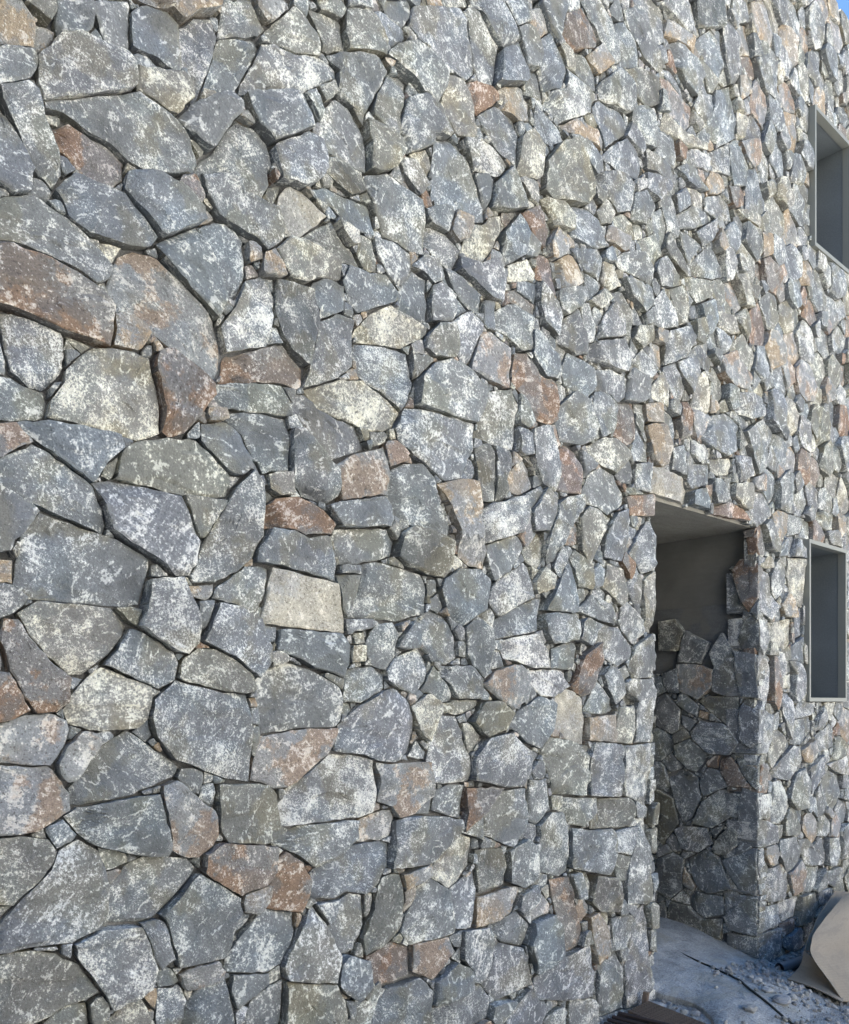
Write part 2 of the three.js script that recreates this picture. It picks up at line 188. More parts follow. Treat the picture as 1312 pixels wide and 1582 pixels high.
const FRONT = [
['b',750,1931,799,1921,920,1888,980,1875,1046,1844,1037,1770,1024,1714,980,1704,805,1705,724,1707,687,1742,687,1786,703,1865],
['r',616,2591,677,2605,772,2603,861,2576,920,2549,938,2525,932,2476,933,2405,873,2406,772,2422,697,2439,616,2440],
['p',794,1042,850,1070,890,1031,914,981,923,909,920,862,896,819,822,799,724,806,616,805,616,848,666,899,713,941,772,1000],
['c',885,2400,993,2418,1037,2409,1062,2349,1077,2285,1075,2210,1037,2179,956,2179,856,2181,761,2182,772,2230,805,2283,811,2319,844,2363],
['q',956,2683,1005,2715,1069,2707,1141,2670,1210,2623,1252,2585,1281,2529,1285,2451,1245,2402,1175,2429,1095,2469,1005,2516,944,2545,926,2574,944,2646],
['g',1053,1446,1128,1496,1196,1485,1274,1463,1367,1460,1370,1340,1382,1233,1378,1187,1281,1212,1196,1243,1115,1272,1062,1342,1043,1397],
['w',756,3007,873,3077,1011,3150,1108,3135,1155,3109,1203,3061,1207,3037,1182,3001,1082,2953,1030,2940,980,2949,932,2973,861,2976,805,3002,758,2991],
['w',616,805,646,802,764,793,840,733,901,649,788,624,724,606,616,628],
['p',882,2035,956,2048,1056,2047,1135,2035,1162,1977,1189,1911,1189,1841,1162,1803,1121,1802,1069,1840,980,1878,932,1914,914,1976],
['c',692,1666,740,1700,833,1705,944,1699,987,1651,956,1601,902,1552,856,1516,822,1515,761,1558,718,1612],
['g',646,2048,724,2102,767,2088,850,2047,885,2024,929,1925,917,1897,879,1906,799,1935,729,1952,682,1972,646,1988,616,1994,616,2037],
['w',616,2687,646,2705,729,2752,772,2732,850,2705,902,2666,935,2637,926,2592,890,2580,833,2601,772,2608,708,2613,646,2607,616,2596],
['p',797,3205,861,3237,932,3242,980,3246,1000,3226,1004,3158,944,3117,753,3005,742,3023,740,3122,772,3161],
['q',616,1278,677,1270,767,1271,794,1241,819,1194,827,1147,799,1127,740,1105,677,1095,616,1098],
['p',1472,1088,1521,1167,1596,1204,1692,1260,1783,1253,1868,1234,1882,1128,1868,1046,1801,1045,1648,1041,1500,1041],
['w',965,2139,1005,2165,1095,2196,1189,2209,1231,2192,1288,2152,1305,2109,1299,2062,1245,2047,1128,2047,1043,2054,944,2055],
['g',1196,931,1252,888,1325,838,1329,794,1303,720,1274,667,1196,670,1128,672,1101,758,1072,828,1128,871],
['p',1386,2160,1416,2122,1424,2056,1416,1960,1386,1902,1325,1836,1245,1799,1175,1789,1155,1806,1203,1887,1210,1920,1274,2013,1318,2092],
['p',1394,1501,1425,1535,1512,1565,1612,1533,1709,1485,1727,1449,1722,1376,1700,1351,1570,1354,1417,1337,1409,1414],
['p',827,795,902,818,1011,811,1037,758,1056,680,1043,628,993,604,932,594,896,650,839,761],
['g',908,1311,980,1359,1043,1312,1135,1249,1121,1222,1062,1201,980,1176,914,1163,833,1161,825,1205,861,1254],
['w',811,1132,850,1148,956,1166,1069,1173,1082,1113,1105,1030,1092,992,1018,1007,944,1027,867,1057,833,1101],
['b',833,2851,890,2849,974,2854,1037,2812,1069,2769,1049,2737,1005,2718,932,2706,873,2705,816,2727,783,2788],
['p',974,985,1030,996,1155,981,1196,944,1148,893,1069,828,1018,816,956,818,926,832,929,920],
['p',1792,1422,1907,1482,1977,1483,2028,1429,2060,1335,2028,1258,1947,1219,1858,1238,1820,1259,1701,1271,1719,1357],
['a',1444,1865,1588,1849,1701,1835,1737,1718,1732,1671,1588,1677,1413,1683,1433,1773],
['c',908,1531,980,1506,1043,1477,1051,1446,1037,1391,1005,1367,944,1363,873,1361,827,1380,811,1417,822,1451,861,1498],
['p',1962,2416,2018,2506,2134,2509,2280,2510,2368,2521,2362,2420,2280,2296,2200,2270,2124,2308,2049,2333,1977,2381],
['w',616,1096,708,1091,761,1074,783,1044,767,995,713,947,677,925,616,924],
['q',1417,1329,1571,1349,1710,1350,1705,1292,1605,1211,1554,1165,1464,1164,1382,1193,1394,1263],
['r',656,1652,692,1649,718,1607,761,1547,822,1503,816,1435,788,1412,734,1410,703,1451,672,1517,651,1592],
['q',616,1386,646,1388,713,1401,783,1406,813,1388,816,1365,794,1292,772,1271,724,1267,677,1281,616,1294],
['p',646,2422,713,2432,805,2420,808,2338,788,2296,756,2255,724,2257,677,2281,661,2329],
['g',1263,1187,1440,1183,1472,1140,1480,1043,1464,1007,1409,993,1288,1010,1267,1045,1256,1123],
['g',1815,1920,1878,1927,1947,1916,2091,1915,2118,1855,2102,1766,2039,1746,1977,1730,1858,1734,1755,1727,1792,1796],
['g',1336,3238,1386,3227,1444,3213,1448,3174,1448,3079,1409,3009,1348,3011,1318,3052,1245,3024,1189,3007,1217,3061,1252,3095,1281,3160],
['k',1056,2430,1108,2460,1162,2431,1245,2385,1238,2355,1182,2271,1148,2220,1101,2200,1079,2211,1082,2280,1056,2372],
['p',1037,1788,1141,1801,1162,1750,1193,1682,1189,1612,1162,1573,1141,1579,1082,1601,1011,1652,1024,1702],
['w',1500,542,1692,492,1737,424,1755,302,1488,373],
['g',1200,2996,1318,3048,1348,3008,1409,3006,1472,3007,1500,2963,1480,2907,1428,2858,1393,2876,1333,2886,1260,2904,1221,2947],
['p',1417,3505,1464,3526,1537,3533,1630,3570,1705,3569,1705,3536,1622,3477,1554,3419,1425,3360,1333,3306,1341,3346,1386,3428],
['b',690,2155,713,2166,850,2174,956,2179,965,2139,920,2089,879,2034,805,2078,729,2125],
['g',1858,425,2008,429,2081,429,2145,367,2134,282,2167,193,1849,278],
['b',1596,803,1622,884,1746,940,1858,953,1947,936,1927,858,1878,805,1830,770,1746,794,1701,772,1622,784],
['g',2065,2619,2145,2691,2223,2728,2315,2725,2435,2663,2435,2612,2374,2527,2280,2522,2134,2521,2060,2523],
['b',977,2912,1069,2947,1148,2937,1189,2902,1207,2858,1148,2817,1088,2773,1056,2789,1005,2830,971,2864],
['g',1348,721,1417,783,1541,752,1537,694,1488,600,1441,586,1348,606,1282,623,1289,674],
['g',646,2987,713,3031,742,3023,758,2952,788,2892,804,2836,783,2799,745,2811,713,2853,677,2909],
['b',616,2935,646,2965,677,2909,713,2853,726,2815,718,2756,682,2733,646,2748,616,2747],
['c',1579,2462,1692,2516,1820,2548,1917,2520,1997,2482,1957,2422,1917,2395,1849,2387,1783,2399,1710,2397,1630,2415],
['p',1811,3262,1917,3303,2018,3291,2091,3281,2102,3175,2102,3092,2028,3077,1907,3087,1868,3162,1839,3218],
['p',2049,3968,2113,4012,2292,4103,2350,4085,2339,3995,2362,3883,2327,3836,2234,3843,2167,3861,2081,3876,2033,3897],
['g',1066,2749,1186,2838,1217,2798,1274,2721,1285,2660,1256,2589,1175,2650,1088,2714],
['q',1082,1199,1121,1209,1175,1162,1245,1111,1267,1051,1245,1008,1189,983,1141,989,1108,1011,1098,1093,1085,1137],
['b',2140,3532,2200,3567,2292,3576,2327,3516,2386,3450,2435,3334,2339,3309,2234,3314,2145,3311],
['p',1355,2742,1409,2770,1460,2716,1440,2588,1436,2559,1318,2496,1288,2498,1267,2570,1318,2644],
['b',1252,1735,1340,1725,1401,1696,1432,1610,1432,1556,1393,1515,1303,1578,1210,1620],
['r',1213,986,1267,1012,1355,996,1456,984,1452,903,1416,867,1325,848,1245,898,1210,935],
['p',1554,704,1605,766,1648,702,1719,581,1692,499,1588,519,1496,550,1488,593],
['p',1937,2258,2008,2294,2091,2318,2145,2272,2156,2194,2234,2101,2234,2060,2145,2081,2028,2084,1967,2110,1937,2174],
['r',1293,2512,1394,2543,1505,2585,1529,2557,1575,2528,1575,2479,1546,2457,1480,2455,1275,2408],
['g',1282,2317,1348,2330,1505,2352,1521,2306,1517,2184,1417,2156,1398,2192,1371,2181,1341,2261],
['g',2362,1228,2423,1297,2574,1310,2681,1250,2763,1220,2640,1088,2510,1101,2350,1137],
['g',1947,940,1962,1015,2018,1025,2124,1016,2280,993,2286,960,2134,847,2018,847,1927,851],
['g',1390,1910,1441,1984,1521,1995,1579,1968,1665,1989,1683,1931,1696,1846,1613,1855,1464,1878,1390,1876],
['g',984,1648,1043,1624,1108,1577,1138,1553,1121,1503,1069,1478,993,1507,914,1540,947,1583],
['g',1348,3310,1546,3419,1579,3407,1600,3382,1596,3316,1505,3240,1448,3205,1394,3231],
['m',772,2958,822,2978,885,2975,944,2960,971,2939,971,2894,932,2857,879,2856,833,2877,799,2908],
['d',1464,2779,1529,2780,1596,2781,1630,2685,1613,2609,1588,2539,1546,2563,1488,2615,1456,2688],
['p',2908,336,3091,357,3139,174,3123,100,2709,198,2723,284],
['p',2178,1389,2269,1384,2303,1321,2339,1229,2344,1133,2257,1130,2124,1139,2118,1223,2134,1325],
['p',2060,755,2124,789,2234,725,2251,563,2145,563,2028,561,1987,611,2018,683],
['g',1617,2624,1635,2693,1710,2748,1778,2744,1769,2638,1764,2585,1674,2504,1575,2468,1596,2541],
['g',1546,2437,1588,2450,1630,2415,1710,2390,1792,2386,1834,2321,1746,2278,1674,2245,1613,2297,1537,2372],
['b',990,3371,1037,3416,1101,3435,1131,3411,1141,3354,1141,3276,1101,3274,1043,3281,996,3278],
['b',1480,1667,1588,1673,1728,1670,1760,1632,1755,1566,1728,1521,1613,1554,1472,1605],
['w',1448,995,1562,1031,1801,1030,1792,972,1701,909,1613,896,1554,942],
['w',1141,1559,1175,1592,1245,1595,1318,1565,1378,1520,1386,1480,1348,1460,1274,1473,1196,1488,1131,1509],
['w',2778,3701,2864,3829,2968,3880,3044,3843,3107,3754,3123,3713,3060,3644,2835,3583,2764,3586],
['b',1769,2638,1792,2667,1907,2688,2018,2696,2049,2599,2013,2497,1937,2525,1801,2573],
['g',646,1975,697,1964,742,1932,703,1882,666,1822,646,1815,616,1822,616,1978],
['g',1529,2318,1562,2322,1639,2260,1701,2214,1719,2131,1665,2100,1571,2114,1525,2148],
['q',1878,1226,2008,1220,2102,1215,2124,1151,2124,1095,2039,1039,1967,1026,1937,1071,1887,1090,1897,1165],
['b',646,2259,677,2262,713,2249,758,2249,769,2224,758,2182,740,2172,646,2156,616,2155,616,2257],
['g',1652,3406,1701,3465,1755,3462,1811,3414,1834,3358,1834,3280,1746,3271,1630,3282],
['g',1267,3442,1401,3523,1416,3497,1386,3435,1333,3328,1310,3291,1217,3269,1235,3325],
['t',2167,2252,2280,2284,2374,2296,2374,2204,2380,2054,2417,2033,2411,1965,2339,1966,2280,1992,2269,2089,2223,2181],
['b',1159,552,1190,583,1286,595,1331,421,1149,469],
['p',2013,3611,2113,3686,2189,3659,2263,3612,2234,3574,2134,3538,2134,3498,2018,3423,1972,3449,1987,3533],
['g',1665,3599,1820,3678,1878,3686,1912,3657,1858,3548,1820,3470,1755,3469,1701,3487,1710,3564],
['q',1701,2236,1764,2277,1897,2330,1927,2271,1937,2174,1849,2152,1719,2116,1719,2174],
['g',2411,990,2510,1084,2667,1082,2708,945,2587,847,2411,914],
['d',1987,2043,2039,2074,2134,2071,2246,2045,2234,1938,2200,1902,2102,1908,2018,1931,1962,1956],
['b',1193,2843,1288,2893,1348,2859,1355,2742,1325,2663,1288,2674,1260,2755,1217,2805],
['d',1897,824,1977,821,2002,748,1977,621,1907,573,1820,568,1811,621,1858,717],
['b',1452,3190,1488,3226,1571,3280,1630,3289,1670,3253,1656,3208,1605,3137,1562,3116,1480,3103],
['w',2764,1234,2821,1286,2998,1262,3076,1193,3083,1087,3044,1032,2835,1048,2807,1141],
['p',1141,3410,1182,3461,1238,3485,1261,3449,1245,3369,1207,3260,1186,3203,1169,3292,1141,3297],
['t',646,3220,700,3234,729,3205,739,3188,734,3133,692,3117,646,3093,626,3085,626,3209],
['w',1245,2369,1252,2394,1488,2455,1541,2369,1472,2350,1281,2329],
['r',2602,2862,2668,2872,2778,2802,2879,2819,2879,2643,2807,2614,2723,2618,2655,2691,2582,2734],
['w',1907,3708,1957,3776,2049,3835,2145,3846,2217,3818,2212,3751,2173,3671,2091,3676,2028,3700,1957,3710],
['b',2200,1902,2280,1943,2392,1955,2454,1927,2429,1806,2362,1776,2303,1731,2234,1767,2178,1860],
['c',1452,2860,1505,2923,1588,2933,1710,2919,1732,2869,1656,2843,1562,2801,1505,2799],
['g',1128,3134,1169,3182,1288,3281,1325,3262,1329,3241,1274,3157,1245,3092,1203,3093,1148,3112],
['k',1425,2056,1488,2093,1554,2097,1648,2069,1701,2034,1674,2001,1554,1985,1425,1988],
['p',2472,454,2510,473,2654,428,2708,265,2497,243,2423,320],
['r',1456,926,1505,954,1562,913,1596,852,1588,797,1562,755,1496,770,1433,787],
['c',1773,2695,1849,2784,1947,2848,2018,2840,2118,2823,2118,2795,1997,2717,1878,2699,1801,2684],
['p',2441,2665,2574,2702,2620,2656,2607,2504,2587,2465,2497,2472,2380,2474,2392,2543],
['p',646,3093,692,3117,734,3130,744,3107,740,3083,713,3042,646,2990,616,2978,616,3074],
['b',2968,888,3091,866,3254,859,3279,797,3270,640,3091,683,2953,711],
['g',1692,2015,1811,2035,1927,2047,1977,2011,1952,1962,1858,1929,1719,1906,1701,1962],
['p',3461,439,3534,464,3562,350,3571,77,3552,-12,3391,-4,3373,182,3426,313],
['b',1207,2264,1281,2284,1340,2261,1370,2207,1378,2168,1340,2138,1288,2135,1245,2169,1203,2212],
['p',3091,1192,3123,1258,3356,1241,3338,1091,3373,998,3076,1025],
['c',1005,3222,1056,3239,1141,3266,1169,3248,1175,3210,1145,3180,1138,3149,1101,3141,1043,3150,1005,3156],
['p',2750,918,2821,966,2938,965,2953,842,2953,702,2893,691,2743,730,2764,827],
['g',2292,4094,2398,4153,2460,4102,2510,4068,2510,4025,2485,3901,2398,3871,2362,3916,2350,4002],
['g',1755,2920,1917,2946,1977,2905,1957,2868,1878,2827,1792,2778,1755,2803,1728,2860],
['q',2411,2889,2460,2904,2581,2874,2561,2707,2472,2707,2339,2722,2362,2812],
['g',2145,295,2280,320,2398,334,2447,272,2435,190,2280,188,2156,236],
['p',1252,1777,1355,1852,1444,1862,1432,1800,1386,1705,1325,1737,1245,1750],
['a',1480,3058,1529,3107,1579,3112,1665,3061,1613,3006,1529,2932,1505,2944,1480,2997],
['c',2223,3813,2327,3840,2374,3763,2380,3648,2362,3624,2280,3611,2189,3667],
['b',1656,2088,1746,2121,1907,2158,1947,2145,1957,2093,1927,2062,1820,2043,1710,2028],
['g',1719,762,1764,784,1815,769,1825,648,1783,590,1719,581,1665,677],
['g',2864,2695,2983,2798,3091,2777,3155,2676,3139,2634,3044,2576,2893,2563,2864,2631],
['p',3479,878,3562,901,3571,504,3534,469,3373,489,3373,636,3426,720],
['p',2386,2164,2447,2224,2574,2262,2654,2283,2667,2223,2614,2127,2398,2056],
['p',2447,1893,2654,2009,2708,2006,2708,1872,2497,1777,2435,1824],
['p',2938,4189,3044,4204,3147,4178,3091,4065,2893,3935,2793,3961,2835,4046,2923,4088],
['g',1376,515,1495,549,1495,378,1353,415],
['g',1425,3539,1480,3620,1533,3680,1588,3671,1626,3642,1630,3577,1537,3536,1480,3534],
['g',890,3351,987,3405,993,3343,990,3251,932,3242,905,3283],
['r',616,1515,666,1511,692,1456,710,1418,687,1401,646,1383,616,1386],
['b',2675,437,2709,520,2835,534,2893,469,2908,346,2850,312,2723,302],
['r',1839,549,1947,581,2039,540,2049,428,1947,435,1878,439,1834,505],
['g',2575,1337,2615,1397,2736,1459,2864,1432,2835,1322,2764,1243,2682,1272],
['r',2821,683,2953,674,2998,545,3044,433,3029,359,2908,346,2893,488,2835,617],
['g',3155,248,3321,273,3356,186,3373,0,3155,15],
['p',3364,1231,3571,1239,3571,932,3497,958,3373,998,3347,1101],
['g',1746,3790,1830,3829,1868,3816,1907,3761,1902,3709,1849,3693,1746,3651,1723,3708],
['g',2386,3727,2497,3821,2614,3841,2627,3768,2601,3677,2601,3625,2510,3638,2435,3673],
['w',1281,3570,1378,3624,1436,3572,1405,3528,1267,3449,1274,3501],
['g',1927,3665,1997,3692,2023,3682,1987,3564,1967,3462,1907,3466,1858,3481,1858,3541],
['w',2075,1670,2086,1733,2134,1780,2212,1758,2269,1688,2269,1606,2223,1584,2156,1594],
['c',2124,809,2280,936,2362,910,2350,803,2234,733,2145,782],
['t',993,3421,1252,3567,1252,3515,1189,3468,1148,3414,1108,3442,1037,3418],
['w',3052,2377,3091,2460,3188,2502,3287,2486,3382,2402,3373,2371,3237,2300,3044,2319],
['a',2864,1460,2938,1498,3044,1470,3076,1356,3083,1250,2998,1258,2850,1331],
['b',4185,4690,4394,4839,4418,4542,4230,4412,4096,4466],
['q',2399,1509,2473,1561,2628,1596,2688,1531,2668,1450,2575,1411,2473,1458],
['p',2292,564,2435,546,2466,473,2460,397,2386,337,2339,364,2339,406,2292,457],
['p',2523,168,2681,253,2791,155,2708,50,2523,99],
['b',2479,1759,2654,1850,2791,1879,2763,1741,2640,1716,2497,1691],
['p',3391,1543,3571,1557,3608,1495,3590,1348,3571,1244,3452,1248,3426,1432,3356,1522],
['g',2485,2992,2601,3072,2708,3044,2708,2900,2627,2878,2548,2917,2485,2924],
['p',1920,1548,1955,1594,2089,1635,2121,1592,2100,1513,2047,1469,1975,1488,1925,1517],
['q',856,1359,896,1352,902,1323,867,1266,833,1227,811,1223,794,1247,791,1275,816,1320],
['c',901,534,974,610,1021,594,1069,490],
['g',1069,620,1128,620,1159,561,1138,471,1069,490],
['p',2682,2564,2793,2606,2835,2533,2872,2411,2835,2331,2764,2356,2695,2451],
['w',1820,3444,1897,3446,1977,3444,1992,3412,1947,3338,1897,3291,1839,3285,1834,3373],
['g',2280,3139,2374,3135,2472,3194,2542,3141,2523,3039,2447,3033,2350,3060,2269,3082],
['b',1596,3126,1674,3151,1764,3151,1858,3173,1868,3072,1801,3062,1737,3074,1692,3100,1622,3108],
['p',2778,2077,2850,2279,2908,2316,3029,2354,3044,2319,2953,2210,2850,2040,2807,2026],
['b',786,3293,888,3350,885,3272,870,3247,797,3214,788,3238],
['b',2350,4168,2497,4251,2574,4180,2601,4133,2561,4078,2472,4066,2398,4111],
['q',2049,553,2212,554,2257,488,2145,407,2049,451],
['b',4042,2835,4140,2947,4299,3007,4466,2974,4442,2837,4323,2778,4096,2790],
['d',2315,1723,2374,1773,2454,1731,2472,1664,2435,1578,2398,1535,2339,1583,2315,1624],
['b',1740,1547,1857,1561,1915,1532,1915,1487,1819,1438,1736,1438],
['d',1562,2945,1692,3057,1719,3017,1764,2990,1801,2933,1701,2930,1613,2928],
['c',2350,3293,2411,3308,2460,3360,2523,3393,2523,3333,2460,3224,2411,3160,2292,3164],
['p',3373,2129,3498,2267,3608,2334,3643,2308,3643,2118,3590,2081,3498,2056],
['p',2524,1675,2588,1704,2723,1720,2800,1652,2821,1580,2695,1585,2550,1616],
['g',806,636,866,622,875,541,748,574,756,597],
['w',3014,2247,3091,2316,3196,2323,3204,2217,3139,2111,3091,2048,3021,2106],
['b',2246,727,2374,784,2386,706,2350,562,2257,574],
['w',1830,1642,1858,1704,1947,1721,1972,1680,1957,1602,1917,1552,1849,1569],
['m',2872,2513,2938,2559,3029,2544,3060,2483,3029,2354,2879,2348],
['k',2923,4419,3029,4496,3123,4466,3188,4437,3155,4395,2953,4281,2893,4324],
['w',1141,2040,1281,2046,1267,2005,1210,1920,1186,1920,1169,1978],
['p',3044,4547,3155,4609,3254,4575,3321,4492,3347,4425,3287,4385,3188,4432,3091,4487],
['b',1987,2939,2049,3007,2113,2997,2118,2848,2049,2834,1977,2866],
['t',2386,673,2614,690,2620,619,2497,570,2368,558],
['b',2916,3582,3044,3633,3155,3609,3221,3516,3139,3477,2968,3472,2953,3541],
['b',2764,4228,2821,4285,2893,4241,2938,4170,2893,4083,2793,4025,2764,4111],
['b',2893,2869,2953,2960,3139,2944,3155,2870,3091,2796,2923,2812],
['b',1710,561,1746,575,1830,543,1834,460,1783,413,1701,483],
['p',3155,3832,3356,3907,3426,3875,3408,3756,3304,3706,3139,3767],
['m',646,2137,684,2146,724,2110,677,2076,646,2056,616,2069,616,2128],
['d',2380,858,2523,850,2548,778,2542,705,2398,692],
['p',2234,2878,2339,2947,2411,2919,2386,2844,2321,2730,2263,2760,2269,2827],
['b',3091,4093,3171,4160,3321,4192,3391,4144,3356,4088,3204,3961,3171,4024],
['g',2423,2051,2601,2121,2640,2069,2561,1973,2472,1921,2435,1976],
['p',2562,833,2668,873,2723,840,2723,706,2641,682,2562,711],
['p',2187,1570,2347,1579,2389,1526,2389,1450,2277,1450,2187,1530],
['g',3356,4671,3462,4749,3571,4695,3646,4619,3675,4560,3627,4515,3516,4531,3426,4607],
['w',2339,1362,2398,1437,2497,1441,2574,1393,2548,1333,2411,1302],
['g',1858,3057,1937,3067,2023,3052,2028,2999,1987,2924,1937,2937,1878,3008],
['w',3076,2572,3188,2634,3321,2662,3426,2613,3287,2496,3123,2524],
['w',2472,3493,2574,3605,2640,3536,2667,3476,2548,3421,2460,3399],
['b',2156,396,2257,448,2339,398,2327,334,2200,306,2145,311],
['d',2374,2422,2460,2473,2479,2426,2472,2228,2392,2224,2374,2338],
['a',3590,2593,3723,2586,3904,2575,3946,2527,3925,2458,3763,2459,3580,2455],
['d',3171,999,3426,984,3444,901,3408,854,3188,866,3155,937],
['p',3115,1751,3188,1785,3304,1772,3408,1697,3426,1657,3321,1603,3204,1639],
['g',1605,2826,1656,2847,1723,2837,1723,2757,1630,2703,1605,2762],
['g',646,1733,677,1733,710,1706,692,1671,646,1652,616,1671,616,1725],
['t',947,2504,993,2530,1040,2483,1030,2441,1005,2425,944,2425],
['d',3321,4377,3498,4471,3646,4493,3646,4366,3534,4303,3426,4323],
['p',3155,4221,3287,4345,3426,4343,3426,4272,3391,4204,3237,4162,3171,4170],
['c',2615,3736,2682,3797,2764,3767,2757,3656,2723,3596,2615,3605],
['d',1670,3257,1719,3281,1811,3266,1834,3216,1764,3173,1701,3183,1661,3203],
['b',3180,3911,3254,3982,3373,4075,3462,4053,3516,3984,3480,3928,3287,3898],
['p',3091,3036,3356,3132,3408,3056,3356,2981,3221,2975,3091,2969],
['w',1592,3702,1639,3724,1728,3733,1737,3654,1674,3610,1648,3604,1622,3654],
['m',3665,4502,3763,4540,3967,4507,3988,4428,3904,4357,3723,4381],
['g',2460,551,2601,587,2708,498,2654,428,2510,481],
['p',2695,1566,2807,1578,2953,1568,2953,1507,2864,1460,2764,1464,2688,1522],
['b',2764,1768,2778,1814,2983,1819,3014,1793,2983,1706,2821,1689],
['g',1024,809,1095,815,1101,739,1105,701,1069,672,1053,706],
['g',2145,1038,2162,1108,2234,1128,2315,1118,2315,1015,2280,993],
['g',2938,163,3121,130,3145,-9,2938,16],
['c',2039,1421,2113,1473,2178,1457,2178,1405,2113,1294,2060,1335],
['g',616,2381,646,2379,656,2355,666,2303,661,2269,616,2257],
['w',4491,2943,4720,3066,4799,2959,4773,2804,4668,2735,4591,2806],
['b',2778,1823,2835,1910,2938,2050,2983,1932,2983,1829],
['g',1308,605,1435,583,1435,547,1331,495,1303,557],
['d',3123,660,3270,630,3321,543,3304,475,3155,495,3091,549],
['g',3743,4723,3863,4764,4009,4750,4074,4716,3988,4573,3904,4576,3803,4635],
['b',2695,2995,2764,2980,2872,2928,2886,2830,2793,2815,2695,2888],
['g',4253,5082,4370,5181,4442,5101,4430,4856,4323,4792,4276,4932],
['t',1792,1023,1858,1047,1947,1055,1952,970,1897,953,1806,955],
['b',3123,2833,3271,2860,3313,2810,3271,2681,3188,2644,3123,2737],
['p',3714,3267,3988,3392,3988,3314,3863,3180,3704,3104,3704,3200],
['b',3204,2177,3287,2307,3373,2340,3373,2199,3321,2093,3188,2097],
['q',1131,646,1169,657,1252,665,1274,628,1267,600,1196,594,1155,597],
['p',2901,3085,2998,3152,3060,3057,3068,2983,2998,2964,2864,2982],
['k',2321,1105,2523,1096,2435,1021,2303,942,2315,1015],
['b',3271,4579,3356,4615,3462,4575,3498,4481,3339,4391],
['w',3444,1698,3590,1767,3608,1663,3590,1553,3462,1545,3391,1595],
['b',3925,3671,4140,3860,4276,3851,4299,3743,4162,3685,3967,3653],
['b',2523,3316,2614,3420,2681,3401,2640,3271,2548,3204,2523,3255],
['b',2510,4047,2594,4099,2667,3991,2587,3938,2491,3908],
['w',2113,2790,2167,2846,2234,2866,2257,2791,2246,2743,2145,2723,2102,2739],
['p',2113,3203,2200,3196,2286,3162,2246,3070,2178,3099,2113,3123],
['w',2908,1024,3155,1005,3147,947,3044,890,2968,906,2893,969],
['g',3408,4233,3534,4303,3646,4282,3627,4136,3516,4118,3426,4170],
['g',2145,2984,2189,3014,2251,2978,2246,2919,2223,2871,2134,2853,2124,2913],
['k',3339,2836,3462,2860,3462,2681,3391,2646,3279,2673,3304,2758],
['t',2516,3899,2614,3956,2708,3939,2694,3852,2627,3825,2523,3833],
['g',4653,98,4729,108,4967,96,4994,4,4926,-64,4806,-94,4653,-27],
['r',2998,1555,3044,1642,3139,1703,3155,1626,3107,1509,3044,1451,2968,1507],
['p',2695,1111,2792,1114,2814,994,2764,926,2682,943,2688,1040],
['g',2682,2217,2778,2340,2843,2305,2835,2221,2793,2161,2695,2147],
['p',2386,3651,2497,3641,2555,3605,2510,3539,2380,3523],
['q',4230,3291,4370,3353,4591,3268,4541,3195,4370,3164,4253,3205],
['c',5037,2302,5289,2326,5278,2057,5216,2025,5096,2078,5037,2196],
['p',3287,3481,3373,3551,3516,3592,3590,3535,3590,3451,3480,3466,3321,3453],
['g',2602,4177,2668,4235,2709,4235,2750,4149,2737,4070,2655,4055,2628,4121],
['b',3988,4862,4140,4999,4230,4966,4276,4874,4230,4781,4118,4794],
['c',3498,2020,3608,2072,3643,2044,3608,1779,3553,1786,3516,1887],
['t',3534,2769,3685,2812,3743,2718,3743,2633,3685,2595,3608,2617,3571,2694],
['p',2998,1839,3091,1913,3287,1880,3313,1792,3139,1811],
['t',4591,5398,4773,5511,4867,5273,4773,5249,4616,5253],
['d',2485,2457,2581,2463,2574,2392,2523,2322,2548,2283,2523,2236,2479,2229],
['p',2737,3188,2850,3143,2886,3090,2850,2996,2764,3026,2737,3107],
['g',3155,3080,3188,3182,3287,3292,3356,3233,3373,3153],
['p',4418,3141,4591,3183,4799,3172,4773,3103,4541,3020,4418,3034],
['c',3988,3091,4074,3169,4162,3135,4140,2982,4074,2933,3946,2948],
['b',2737,3935,2953,3887,2821,3806,2723,3803],
['g',3155,2938,3254,2964,3391,2960,3373,2865,3321,2832,3171,2864],
['g',5507,920,5619,1001,5850,947,5850,829,5733,686,5602,779],
['p',3590,3378,3685,3472,3803,3391,3803,3326,3665,3270,3590,3294],
['p',3321,1873,3391,1908,3516,1825,3534,1764,3426,1718,3339,1774],
['p',4674,2193,4809,2191,4828,2072,4940,2004,4828,1918,4674,1958],
['t',2864,3341,2983,3397,3060,3305,3014,3271,2893,3222],
['t',2542,2334,2654,2443,2708,2408,2708,2328,2627,2288,2548,2301],
['r',2327,3832,2411,3877,2516,3891,2510,3853,2398,3745,2350,3793],
['t',3091,1365,3287,1382,3287,1253,3091,1269],
['w',2100,1497,2143,1569,2232,1499,2254,1434,2187,1434,2089,1481],
['p',3646,4872,3863,5004,3967,4962,3988,4879,3884,4851,3743,4862],
['p',4806,465,4939,473,5077,266,4939,262,4729,295],
['t',3076,484,3155,490,3204,394,3237,290,3139,261,3107,364],
['g',2195,3057,2280,3053,2411,3012,2411,2970,2327,2952,2246,2992],
['p',3254,444,3408,438,3452,390,3373,293,3270,288],
['b',2828,1662,2983,1706,3037,1680,2968,1583,2828,1575],
['w',5063,905,5134,1008,5294,1031,5339,951,5279,780,5134,785,5049,862],
['b',1849,3847,1917,3873,2028,3852,1937,3758,1897,3809],
['c',3196,1961,3237,2073,3347,2055,3356,1976,3373,1907,3321,1888],
['b',3060,1413,3155,1539,3304,1402,3254,1383,3060,1394],
['b',4653,325,4729,313,4768,253,4939,243,4939,138,4729,114,4653,110],
['g',3391,2970,3426,3020,3553,3001,3571,2923,3516,2878,3373,2854],
